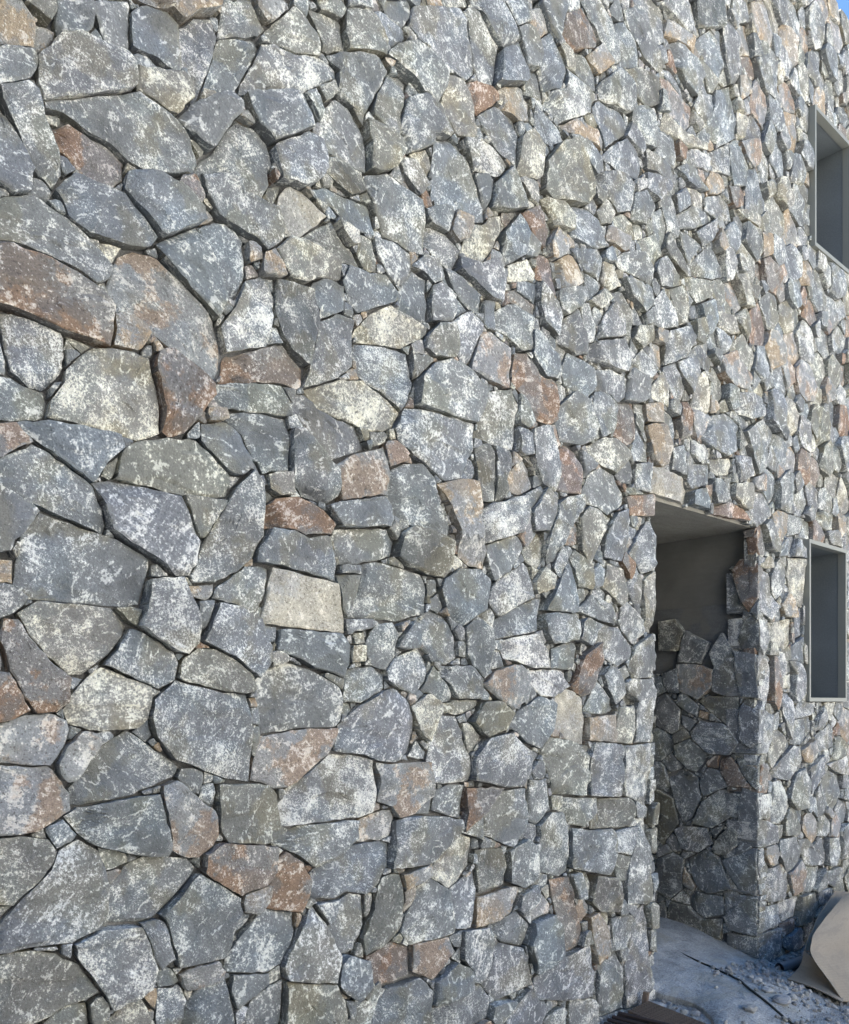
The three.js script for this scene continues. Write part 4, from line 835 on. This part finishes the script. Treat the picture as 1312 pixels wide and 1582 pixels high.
// back to straight fractured edges
function straighten(P, tol) {
  const keep = new Set(); const n = P.length; let far = 0, fd = 0; for (let i = 1; i < n; i++) { const d = Math.hypot(P[i][0] - P[0][0], P[i][1] - P[0][1]); if (d > fd) { fd = d; far = i; } }
  const dp = (a, b) => { let m = 0, k = -1; const A = P[a % n], B = P[b % n], L = Math.hypot(B[0] - A[0], B[1] - A[1]) || 1; for (let i = a + 1; i < b; i++) { const p = P[i % n], d = Math.abs((B[0] - A[0]) * (p[1] - A[1]) - (B[1] - A[1]) * (p[0] - A[0])) / L; if (d > m) { m = d; k = i; } } if (m > tol) { dp(a, k); keep.add(k % n); dp(k, b); } };
  keep.add(0); keep.add(far); dp(0, far); dp(far, n); const Q = [...keep].sort((a, b) => a - b).map(i => P[i]); return Q.length > 3 ? Q : P;
}
fit(traced, openings); fit(tracedReveal, []);
for (const s of [...traced, ...tracedReveal]) s.P = straighten(s.P, clamp(Math.sqrt(area(s.P)) * 0.02, 0.0025, 0.005));
fit(traced, openings, 0, 6); fit(tracedReveal, [], 0, 6);      // take out what overlap the straight edges brought back
const filler = fillField(X0, X1, BASE, TOP + 0.03, [...openings, ...traced.map(s => s.P)], rng(4242), 90000, x => x < 0.3 || x > 6.6 ? 0.02 : 0);
const ragged = [[-1.1, 1.62], [-0.62, 1.62], [-0.5, 1.66], [-0.42, 1.52], [-0.30, 1.48], [-0.22, 1.44], [-0.12, 1.40], [-0.1, 2.02], [0.02, 2.44], [0.02, 2.6], [-1.1, 2.6]];   // above this line the reveal is not clad yet
const revealFill = fillField(-1.1, 0.0, -0.15, DT, [ragged, ...tracedReveal.map(s => s.P)], rng(555), 6000);
console.log('filler', filler.length, 'traced', traced.length);

// ---------- the building ----------
const mortarMap = colourMap((i, c) => { const k = 1 + 0.22 * LA[i] + 0.14 * LF[i] + 0.14 * LG[i]; c[0] = 112 * k; c[1] = 111 * k; c[2] = 108 * k; });
const concMap = colourMap((i, c) => { const k = 1 + 0.07 * LA[i] + 0.05 * at(LC, i, 40, 9) + 0.05 * LF[i] + 0.05 * LG[i]; c[0] = 150 * k; c[1] = 146 * k; c[2] = 135 * k; mix3(c, 92, 90, 86, 0.6 * sstep(0.75, 1.0, -LF[i] - 0.4 * LG[i])); });
const mortar = new THREE.MeshStandardMaterial({ map: mortarMap, bumpMap: bumpTex, bumpScale: 0.006, roughness: 0.95 });
const concrete = new THREE.MeshStandardMaterial({ map: concMap, bumpMap: bumpTex, bumpScale: 0.0012, roughness: 0.9 });
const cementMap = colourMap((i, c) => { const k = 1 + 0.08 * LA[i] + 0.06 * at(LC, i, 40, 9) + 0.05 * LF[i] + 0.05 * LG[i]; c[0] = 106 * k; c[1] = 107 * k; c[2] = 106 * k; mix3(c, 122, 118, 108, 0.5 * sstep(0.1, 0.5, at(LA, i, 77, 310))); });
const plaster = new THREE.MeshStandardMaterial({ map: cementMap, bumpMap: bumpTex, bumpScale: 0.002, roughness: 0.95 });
const building = thing('stone_building', 'two storey building faced with rough grey rubble stone around a doorway and two windows', 'building');
const shape = new THREE.Shape([[XW, BASE], [DL, BASE], [DL, DT + 0.14], [DR + 0.2, DT + 0.14], [DR + 0.2, BASE], [X1, BASE], [X1, TOP - 0.03], [XW, TOP - 0.03]].map(p => new THREE.Vector2(...p)));
for (const w of WIN) shape.holes.push(new THREE.Path([[w.x0, w.y0], [w.x0, w.y1], [w.x1, w.y1], [w.x1, w.y0]].map(p => new THREE.Vector2(...p))));
const coreGeo = new THREE.ExtrudeGeometry(shape, { depth: 0.28, bevelEnabled: false }); coreGeo.translate(0, 0, CORE - 0.28);
const facade = mesh('facade', coreGeo, mortar, building);
const RS = rng(77);
const infill = {}; for (const k in M) infill[k] = [];
traced.forEach((s, i) => {
  const [mats, t] = KIND[s.kind], mk = mats[Math.floor(RS() * mats.length)], S = Math.sqrt(area(s.P)), corner = s.P.some(p => Math.abs(p[0] - DL) < 0.08 || Math.abs(p[0] - DR) < 0.03) && s.P[0][1] < DT + 0.1;
  const z = (RS() - 0.5) * (corner ? 0.014 : 0.046) + (S < 0.07 ? -0.008 : 0), g = stoneGeo(s.P, i + 1, z, corner ? 0.2 : 0.08 + z, jit(t, RS, 0.22), { fitted: true });
  if (i < 300) mesh('stone', g, M[mk], facade); else infill[mk].push(g);
});
const FK = 'ggggggbbbbbpppppppwwwccttmqrd';
filler.forEach((s, i) => {
  const kind = FK[Math.floor(RS() * FK.length)], [mats, t] = KIND[kind], mk = mats[Math.floor(RS() * mats.length)];
  const z = s.small ? -0.003 - 0.02 * RS() : (RS() - 0.5) * 0.05 - 0.004;
  infill[mk].push(stoneGeo(s.P, 2000 + i, z, 0.09 + z, jit(t, RS, 0.24), s.small ? { step: 0.016, inset: 0.0008 } : { step: 0.024, inset: 0.0018 }));
});
for (const k in infill) if (infill[k].length) { const m = mesh('small_stones', mergeGeometries(infill[k]), M[k], facade); m.userData.kind = 'stuff'; }
// shell behind the facade: floors, walls and roof close the rooms
mesh('side_wall', box(XW, XW + 0.25, BASE, TOP - 0.3, BACK, CORE - 0.28), concrete, building);
mesh('side_wall', box(X1 - 0.25, X1, BASE, TOP - 0.3, BACK, CORE - 0.28), concrete, building);
mesh('rear_wall', box(XW, X1, BASE, TOP - 0.3, BACK - 0.25, BACK), concrete, building);
mesh('roof', box(XW, X1, TOP - 0.3, TOP - 0.04, BACK - 0.25, CORE - 0.28), concrete, building);
mesh('floor_slab', box(XW + 0.25, X1 - 0.25, 2.95, 3.15, BACK, CORE - 0.28), concrete, building);
mesh('added_shade_wing', box(XW - 5, XW - 0.002, BASE, TOP, BACK, 9), mortar, building);      // added unseen wing, keeps light from the left off the reveals
// doorway: a deep passage whose right side is partly clad
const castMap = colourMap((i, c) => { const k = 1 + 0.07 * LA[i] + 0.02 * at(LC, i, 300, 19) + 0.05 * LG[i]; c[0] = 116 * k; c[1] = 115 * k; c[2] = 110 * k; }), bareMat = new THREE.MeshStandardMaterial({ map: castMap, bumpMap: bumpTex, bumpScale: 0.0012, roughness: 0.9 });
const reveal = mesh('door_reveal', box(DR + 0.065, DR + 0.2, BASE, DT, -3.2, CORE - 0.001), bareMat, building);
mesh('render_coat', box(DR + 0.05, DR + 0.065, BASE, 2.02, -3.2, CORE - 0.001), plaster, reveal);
mesh('mortar_bed', box(DR + 0.026, DR + 0.05, BASE, 1.38, -1.6, CORE + 0.03), mortar, reveal);
mesh('passage_wall', box(DL - 0.15, DL - 0.005, BASE, DT, -3.2, CORE - 0.001), concrete, building);
mesh('lintel', box(DL - 0.15, DR + 0.2, DT, DT + 0.138, -3.2, CORE - 0.002), concrete, building);
mesh('passage_end_wall', box(DL - 0.15, DR + 0.2, BASE, DT + 0.138, -3.4, -3.2), concrete, building);
const revealInfill = {}; for (const k in M) revealInfill[k] = [];
[...tracedReveal, ...revealFill].forEach((s, i) => {
  const P = s.P, kind = s.kind ?? 'ggbbdp'[i % 6], [mats, t] = KIND[kind], mk = mats[Math.floor(RS() * mats.length)];
  const g = stoneGeo(P, 9000 + i, (RS() - 0.5) * 0.02 - (s.small ? 0.008 : 0), 0.075, jit(t, RS, 0.13), { rough: 0.8, fitted: i < tracedReveal.length, ...(s.small ? { step: 0.016 } : {}) });
  g.rotateY(-Math.PI / 2); g.translate(DR, 0, 0);            // local z points into the opening
  if (s.small) revealInfill[mk].push(g); else mesh('stone', g, M[mk], reveal);
});
for (const k in revealInfill) if (revealInfill[k].length) mesh('small_stones', mergeGeometries(revealInfill[k]), M[k], reveal).userData.kind = 'stuff';
// windows: thin metal linings set proud of the stone
const frameMat = new THREE.MeshStandardMaterial({ color: 0x8b8c84, roughness: 0.6, metalness: 0.2, bumpMap: bumpTex, bumpScale: 0.0006 });
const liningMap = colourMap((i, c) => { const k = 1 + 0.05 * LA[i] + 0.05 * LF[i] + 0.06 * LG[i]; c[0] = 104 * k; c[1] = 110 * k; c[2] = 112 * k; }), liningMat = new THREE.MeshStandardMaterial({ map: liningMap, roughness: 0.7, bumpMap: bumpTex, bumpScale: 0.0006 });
const glass = new THREE.MeshPhysicalMaterial({ color: 0xffffff, transmission: 1, thickness: 0, roughness: 0.03, ior: 1.5 });
for (const w of WIN) {
  const g = new THREE.Group(); g.name = 'window'; building.add(g);
  const t = 0.013, zf = 0.016, zb = -0.36, e = 0.002;
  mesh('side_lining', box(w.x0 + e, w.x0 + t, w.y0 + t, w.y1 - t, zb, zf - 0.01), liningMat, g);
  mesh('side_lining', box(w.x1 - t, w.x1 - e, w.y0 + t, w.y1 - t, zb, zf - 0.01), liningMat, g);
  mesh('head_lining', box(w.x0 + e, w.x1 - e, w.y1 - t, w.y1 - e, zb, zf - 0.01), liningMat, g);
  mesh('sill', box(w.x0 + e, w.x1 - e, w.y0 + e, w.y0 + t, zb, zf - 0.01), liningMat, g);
  const f = [box(w.x0 - 0.004, w.x0 + t + 0.002, w.y0 - 0.008, w.y1 + 0.008, zf - 0.05, zf), box(w.x1 - t - 0.002, w.x1 + 0.004, w.y0 - 0.008, w.y1 + 0.008, zf - 0.05, zf), box(w.x0 + t + 0.002, w.x1 - t - 0.002, w.y1 - t - 0.003, w.y1 + 0.008, zf - 0.05, zf), box(w.x0 + t + 0.002, w.x1 - t - 0.002, w.y0 - 0.008, w.y0 + t + 0.003, zf - 0.05, zf)];
  mesh('frame', mergeGeometries(f), frameMat, g);
  mesh('pane', box(w.x0 + t + 0.001, w.x1 - t - 0.001, w.y0 + t + 0.001, w.y1 - t - 0.001, zb + 0.03, zb + 0.034), glass, g);
}

// ---------- ground ----------
const dirtMap = colourMap((i, c) => { const k = 1 + 0.10 * LA[i] + 0.12 * LB[i] + 0.14 * LF[i] + 0.12 * LG[i]; c[0] = 168 * k; c[1] = 168 * k; c[2] = 165 * k; mix3(c, 205, 201, 194, 0.5 * sstep(0.4, 0.8, LF[i] + 0.4 * LG[i])); });
const dirt = new THREE.MeshStandardMaterial({ map: dirtMap, bumpMap: bumpTex, bumpScale: 0.02, roughness: 0.97 });
// the yard; beyond it an added unseen slope bounces sunlight onto the wall
const groundY = (x, z) => { const bounceBank = z > 6 ? 13 * sstep(5.5, 24, z) + sstep(6, 9, z) * (0.5 * fbm(x * 0.25, z * 0.25, 1, 4)) : 0, near = 1 - sstep(6, 14, Math.hypot(x - 3, z)); return bounceBank - 0.02 - 0.055 * sstep(3.9, 4.7, x) + near * (0.022 * fbm(x * 1.9, z * 1.9, 2, 4) + 0.006 * noise(x * 19, z * 19, 4)); };
{
  const axis = (a, b, s) => { const o = []; for (let v = a; v <= b + 1e-6; v += s) o.push(v); const lo = [], hi = []; for (let k = 1, st = s * 1.5, v = a; v > -420; st *= 1.35) { v -= st; lo.unshift(v); } for (let st = s * 1.5, v = b; v < 420; st *= 1.35) { v += st; hi.push(v); } return [...lo, ...o, ...hi]; };
  const xs = axis(2.4, 6.6, 0.03), zs = axis(-0.4, 2.2, 0.03), V = [], U = [], I = [];
  for (const z of zs) for (const x of xs) { V.push(x, groundY(x, z), z); U.push(x * 0.9, z * 0.9); }
  for (let j = 0; j < zs.length - 1; j++) for (let i = 0; i < xs.length - 1; i++) { const a = j * xs.length + i; I.push(a, a + xs.length, a + 1, a + 1, a + xs.length, a + xs.length + 1); }
  const g = new THREE.BufferGeometry(); g.setAttribute('position', new THREE.Float32BufferAttribute(V, 3)); g.setAttribute('uv', new THREE.Float32BufferAttribute(U, 2)); g.setIndex(I); g.computeVertexNormals();
  const m = mesh('ground', g, dirt, scene); m.userData.kind = 'structure';
}
// poured threshold running out of the doorway: a smooth mound with a thick ragged lip that dies away into the rubble
const lip = z => z < -0.03 ? DL + 0.002 : 3.63 + 0.03 * Math.sin(z * 9) - 0.26 * sstep(0.12, 0.62, z) + 0.016 * noise(z * 11, 2, 5);
const slabY = (x, z) => 0.035 + 0.06 * sstep(0.2, -0.7, z) - 0.085 * sstep(3.95, 4.75, x) * sstep(-0.5, 0.1, z) - 0.075 * sstep(0.3, 0.75, z) + 0.006 * fbm(x * 4, z * 4, 3, 3) + 0.0025 * noise(x * 21, z * 21, 6) - (z < -0.03 ? 0 : 0.03 * Math.exp(-(x - lip(z)) / 0.05));
const slabEdge = z => z < -0.02 ? DR + 0.06 : 4.72 - 0.5 * sstep(0.0, 0.8, z) + 0.02 * noise(z * 7, 8, 1);
const topY = (x, z) => x > lip(z) + 0.004 && x < slabEdge(z) && z < 0.8 ? Math.max(groundY(x, z), slabY(x, z)) : groundY(x, z);
{
  const V = [], U = [], I = [], nz = 130, nx = 60, zMin = -3.2, zMax = 0.8;
  for (let j = 0; j <= nz; j++) { const z = lerp(zMin, zMax, Math.pow(j / nz, 0.45)), l = lip(z), r = slabEdge(z);
    for (let i = 0; i <= nx + 1; i++) { const s = Math.max(0, i - 1) / nx, x = lerp(l, r, s * s * 0.4 + s * 0.6); V.push(i ? x : l + 0.01, i ? slabY(x, z) : -0.12, z); U.push(x * 0.8 + (i ? 0 : 0.07), z * 0.8); } }
  const w = nx + 2; for (let j = 0; j < nz; j++) for (let i = 0; i < w - 1; i++) { const a = j * w + i; I.push(a, a + w, a + 1, a + 1, a + w, a + w + 1); }
  const g = new THREE.BufferGeometry(); g.setAttribute('position', new THREE.Float32BufferAttribute(V, 3)); g.setAttribute('uv', new THREE.Float32BufferAttribute(U, 2)); g.setIndex(I); g.computeVertexNormals();
  const slabMap = colourMap((i, c) => { const k = 1 + 0.10 * LA[i] + 0.10 * LB[i] + 0.12 * LF[i] + 0.12 * LG[i]; c[0] = 170 * k; c[1] = 170 * k; c[2] = 166 * k; mix3(c, 146, 141, 126, 0.5 * sstep(0.1, 0.5, LA[i] + 0.2 * LB[i])); });
  const m = mesh('threshold', g, new THREE.MeshStandardMaterial({ map: slabMap, bumpMap: bumpTex, bumpScale: 0.008, roughness: 0.95 }), scene); m.userData.kind = 'structure';
}
// ---------- loose gravel ----------
function pebbleGeo(seed, d = 1) { const g = new THREE.IcosahedronGeometry(1, d), p = g.attributes.position; for (let i = 0; i < p.count; i++) { const x = p.getX(i), y = p.getY(i), z = p.getZ(i), k = 1 + 0.34 * noise(x * 1.3 + seed, y * 1.3, z * 1.3) + 0.12 * noise(x * 3.1, y * 3.1 + seed, z * 3.1); p.setXYZ(i, x * k, y * k * 0.62, z * k * 0.85); } g.computeVertexNormals(); return toCreasedNormals(g, 0.5); }
const pebbleMap = colourMap((i, c) => { const k = 1 + 0.08 * LA[i] + 0.08 * LF[i] + 0.08 * LG[i]; c[0] = 196 * k; c[1] = 195 * k; c[2] = 191 * k; });
const pebbleMat = new THREE.MeshStandardMaterial({ map: pebbleMap, bumpMap: bumpTex, bumpScale: 0.003, roughness: 0.92 });
{
  const R = rng(909), N = 11000, im = new THREE.InstancedMesh(pebbleGeo(3.4, 0), pebbleMat, N), m = new THREE.Matrix4(), q = new THREE.Quaternion(), e = new THREE.Euler(), c = new THREE.Color();
  let k = 0;
  while (k < N) {
    const x = lerp(2.6, 6.2, R()), z = lerp(0.0, 1.6, Math.pow(R(), 1.3)), swept = 4.05 - 0.42 * sstep(0.1, 0.75, z) + 0.1 * noise(x * 3, z * 5, 1);      // the smooth part of the threshold stays clean
    if (x > lip(z) - 0.005 && z < 0.78 && R() < (x < swept ? 0.985 : 0.55 * (1 - sstep(0, 0.5, x - swept)))) continue;
    const s = 0.0032 + 0.019 * Math.pow(R(), 6); e.set(R() * 6, R() * 6, R() * 6); q.setFromEuler(e);
    m.compose(new THREE.Vector3(x, topY(x, z) + s * 0.25, z), q, new THREE.Vector3(s, s, s)); im.setMatrixAt(k, m); const v = 0.45 + 0.5 * R(); im.setColorAt(k, c.setRGB(v, v * (0.97 + 0.03 * R()), v * (0.92 + 0.08 * R()))); k++;
  }
  im.name = 'gravel'; im.castShadow = im.receiveShadow = true; im.userData = { kind: 'stuff', label: 'loose grey gravel and chips on the ground below the wall', category: 'gravel' }; scene.add(im);
}
// ---------- things lying about at the foot of the wall ----------
const surfY = topY;
[
  [4.12, 0.26, 0.028, 'pale rounded pebble at the upper end of the pebble row beside the cable', [0.95, 0.95, 0.95]],
  [4.02, 0.36, 0.028, 'palest fist sized stone in the pebble row beside the cable', [1, 1, 1]],
  [3.96, 0.46, 0.045, 'largest flat bluish stone in the gravel beside the cable', [0.72, 0.74, 0.78]],
  [4.07, 0.46, 0.028, 'small grey stone just right of the largest bluish stone', [0.85, 0.84, 0.82]],
  [3.52, 0.06, 0.040, 'blue grey rubble stone between the wooden board and the wall', [0.7, 0.73, 0.77]],
  [3.73, 0.42, 0.036, 'broad flat stone half buried in front of the threshold lip', [0.8, 0.79, 0.77]],
  [4.17, -0.08, 0.016, 'single small pebble lying on the concrete threshold', [1, 0.99, 0.96]],
  [3.56, 0.24, 0.022, 'small chip of stone at the end of the wooden board', [0.8, 0.8, 0.8]],
].forEach(([x, z, s, label, c], i) => {
  const g = pebbleGeo(20 + i * 3.7, 3); g.rotateY(i * 1.3); g.scale(s, s * 0.8, s);
  const m = mesh(numbered('loose_stone'), g, new THREE.MeshStandardMaterial({ map: pebbleMap, color: new THREE.Color().setRGB(...c), bumpMap: bumpTex, bumpScale: 0.004, roughness: 0.9 }), scene);
  m.position.set(x, surfY(x, z) + s * 0.25, z); tag(m, label, 'stone', 'loose stones by the threshold');
});
// thin black cable lying across the threshold and into the gravel
{
  const pts = [[4.22, -0.26], [4.17, -0.1], [4.13, 0.06], [4.05, 0.2], [3.93, 0.34], [3.86, 0.46], [3.79, 0.61], [3.72, 0.8], [3.6, 1.1]].map(p => new THREE.Vector3(p[0], 0, p[1])), flat = new THREE.CatmullRomCurve3(pts);
  const cv = new THREE.CatmullRomCurve3(flat.getPoints(60).map((p, k) => new THREE.Vector3(p.x, topY(p.x, p.z) + 0.004 - 0.010 * (1 - sstep(0, 9, k)), p.z)));
  const m = mesh('cable', new THREE.TubeGeometry(cv, 120, 0.006, 7), new THREE.MeshStandardMaterial({ color: 0x34342f, roughness: 0.7 }), scene); tag(m, 'thin dark cable snaking over the threshold into the gravel', 'cable');
}
// grooved wooden board and its short stake
const woodMap = colourMap((i, c) => { const s = layerAt(i), k = 1 + 0.20 * s + 0.10 * LF[i] + 0.1 * LG[i]; c[0] = 112 * k; c[1] = 96 * k; c[2] = 82 * k; mix3(c, 150, 138, 124, 0.35 * sstep(0, 0.5, LA[i])); });
function layerAt(i) { return LC[((i / TS | 0) * 5 & (TS - 1)) * TS + ((i & (TS - 1)) >> 2)]; }
const wood = new THREE.MeshStandardMaterial({ map: woodMap, bumpMap: bumpTex, bumpScale: 0.002, roughness: 0.9 });
{
  const sh = new THREE.Shape(), W = 0.145, T = 0.024, n = 9; sh.moveTo(0, 0); sh.lineTo(0, T - 0.003);
  for (let k = 0; k < n; k++) { const a = k * W / n, b = (k + 1) * W / n, g = W / n; sh.lineTo(a + g * 0.15, T); sh.lineTo(b - g * 0.32, T); sh.lineTo(b - g * 0.22, T - 0.006); sh.lineTo(b - g * 0.05, T - 0.006); }
  sh.lineTo(W, T - 0.003); sh.lineTo(W, 0);
  const g = new THREE.ExtrudeGeometry(sh, { depth: 1.1, bevelEnabled: false });
  const b = mesh(numbered('wooden_board'), g, wood, scene); tag(b, 'brown grooved wooden board lying on the ground at the wall foot', 'board'); b.position.set(3.305, 0.004, 0.05); b.rotation.set(0.02, -0.14, 0.12);
  const st = new THREE.BoxGeometry(0.035, 0.10, 0.022); const s = mesh(numbered('wooden_stake'), st, wood, scene); tag(s, 'short pale wooden stake upright at the end of the board', 'stake'); s.position.set(3.462, 0.02, 0.035); s.rotation.set(0.1, 0.3, -0.22);
}
// steel bars
{
  const pts = []; for (let k = 0; k <= 130; k++) { const y = k * 0.0085; pts.push(new THREE.Vector2(0.0085 + (k % 2 ? 0.0013 : 0), y)); }
  const g = new THREE.LatheGeometry(pts, 9), mat = new THREE.MeshStandardMaterial({ color: 0x4a403c, roughness: 0.75, metalness: 0.35 });
  [[3.19, 0.004, 0.00, 1.42], [3.225, 0.008, 0.0, 1.40], [3.262, 0.002, 0.0, 1.36], [3.245, 0.026, 0.02, 1.38], [3.15, 0.001, 0.01, 1.47]].forEach(([x, y, z, a], i) => {
    const b = mesh(numbered('steel_bar'), g, mat, scene); b.position.set(x, y, z + 0.02); b.rotation.set(Math.PI / 2 + 0.01, 0, (Math.PI / 2 - a) * -1); tag(b, 'dark rusty ribbed steel bar in the bundle at the wall foot', 'steel bar', 'bundle of steel bars');
  });
}
// grey pipe end by the wall
{
  const sh = new THREE.Shape(); sh.absarc(0, 0, 0.032, 0, 6.2832); const h = new THREE.Path(); h.absarc(0, 0, 0.028, 0, 6.2832, true); sh.holes.push(h);
  const p = mesh('plastic_pipe', new THREE.ExtrudeGeometry(sh, { depth: 0.55, bevelEnabled: false, curveSegments: 24 }), new THREE.MeshStandardMaterial({ color: 0x6a7278, roughness: 0.55 }), scene);
  p.position.set(4.60, -0.03, 0.15); p.rotation.set(0.02, Math.PI / 2 - 0.12, 0); tag(p, 'grey plastic pipe lying between the wall foot and the cardboard', 'pipe');
}
// folded cardboard leaning by the wall
{
  const mapC = colourMap((i, c) => { const k = 1 + 0.05 * LA[i] + 0.03 * LF[i] + 0.04 * Math.sin((i & (TS - 1)) * 0.9); c[0] = 160 * k; c[1] = 146 * k; c[2] = 126 * k; mix3(c, 138, 128, 114, 0.4 * sstep(0.2, 0.6, LB[i])); });
  const mat = new THREE.MeshStandardMaterial({ map: mapC, roughness: 0.92, bumpMap: bumpTex, bumpScale: 0.0008 });
  const g = thing('cardboard_sheet', 'folded brown cardboard sheet slumped on the ground against the stone wall', 'cardboard');
  // a panel swept between two edge curves, 5 mm thick
  const panel = (name, A, B, bulge, nu = 26, nv = 18) => {
    const ca = new THREE.CatmullRomCurve3(A.map(p => new THREE.Vector3(...p))), cb = new THREE.CatmullRomCurve3(B.map(p => new THREE.Vector3(...p))), V = [], U = [], I = [];
    const S = []; for (let j = 0; j <= nv; j++) for (let i = 0; i <= nu; i++) { const a = ca.getPoint(i / nu), b = cb.getPoint(i / nu), p = a.lerp(b, j / nv), s = Math.sin(Math.PI * j / nv); p.x += bulge[0] * s; p.y += bulge[1] * s; p.z += bulge[2] * s; p.z += 0.006 * noise(p.x * 9, p.y * 9, 3); S.push(p); }
    const N = S.map((p, k) => { const i = k % (nu + 1), j = k / (nu + 1) | 0, i0 = Math.max(0, i - 1), i1 = Math.min(nu, i + 1), j0 = Math.max(0, j - 1), j1 = Math.min(nv, j + 1); return S[j * (nu + 1) + i1].clone().sub(S[j * (nu + 1) + i0]).cross(S[j1 * (nu + 1) + i].clone().sub(S[j0 * (nu + 1) + i])).normalize(); });
    for (const sd of [0.0025, -0.0025]) S.forEach((p, k) => { V.push(p.x + N[k].x * sd, p.y + N[k].y * sd, p.z + N[k].z * sd); U.push((k % (nu + 1)) / nu * 0.6, (k / (nu + 1) | 0) / nv * 0.5); });
    const w = nu + 1, M0 = S.length; for (let j = 0; j < nv; j++) for (let i = 0; i < nu; i++) { const a = j * w + i; I.push(a, a + 1, a + w, a + 1, a + w + 1, a + w, M0 + a, M0 + a + w, M0 + a + 1, M0 + a + 1, M0 + a + w, M0 + a + w + 1); }
    const rim = []; for (let i = 0; i < nu; i++) rim.push([i, i + 1]); for (let j = 0; j < nv; j++) rim.push([j * w + nu, (j + 1) * w + nu]); for (let i = nu; i > 0; i--) rim.push([nv * w + i, nv * w + i - 1]); for (let j = nv; j > 0; j--) rim.push([j * w, (j - 1) * w]);
    for (const [a, b] of rim) I.push(a, a + M0, b, b, a + M0, b + M0);
    let q = new THREE.BufferGeometry(); q.setAttribute('position', new THREE.Float32BufferAttribute(V, 3)); q.setAttribute('uv', new THREE.Float32BufferAttribute(U, 2)); q.setIndex(I); q = toCreasedNormals(q, 0.7); mesh(name, q, mat, g);
  };
  panel('front_panel', [[5.409, 0.249, 0.17], [5.143, 0.225, 0.22], [4.812, 0.196, 0.28], [4.564, 0.169, 0.34], [4.456, 0.134, 0.38], [4.364, 0.055, 0.5], [4.317, -0.029, 0.6]], [[5.759, 0.258, 0.2], [5.753, 0.166, 0.26], [5.633, 0.059, 0.34], [5.481, -0.019, 0.4], [5.328, -0.09, 0.46], [5.096, -0.131, 0.54], [4.846, -0.166, 0.62]], [0.0, 0.012, 0.03]);
  panel('back_panel', [[5.533, 0.245, 0.07], [5.353, 0.206, 0.1], [5.17, 0.17, 0.13], [4.954, 0.129, 0.18], [4.762, 0.112, 0.23], [4.638, 0.081, 0.27]], [[5.921, 0.172, 0.08], [5.709, 0.128, 0.12], [5.504, 0.087, 0.16], [5.305, 0.051, 0.2], [5.105, 0.037, 0.25], [4.918, 0.017, 0.3]], [0.0, 0.0, -0.01]);
  panel('bottom_flap', [[4.63, 0.089, 0.27], [4.561, 0.041, 0.29], [4.498, 0.009, 0.29], [4.363, -0.003, 0.3]], [[4.395, -0.002, 0.56], [4.348, -0.017, 0.585], [4.317, -0.022, 0.6], [4.279, -0.022, 0.615]], [0.0, 0.012, 0.0]);
}
building.updateMatrixWorld(true);
renderer.render(scene, camera);
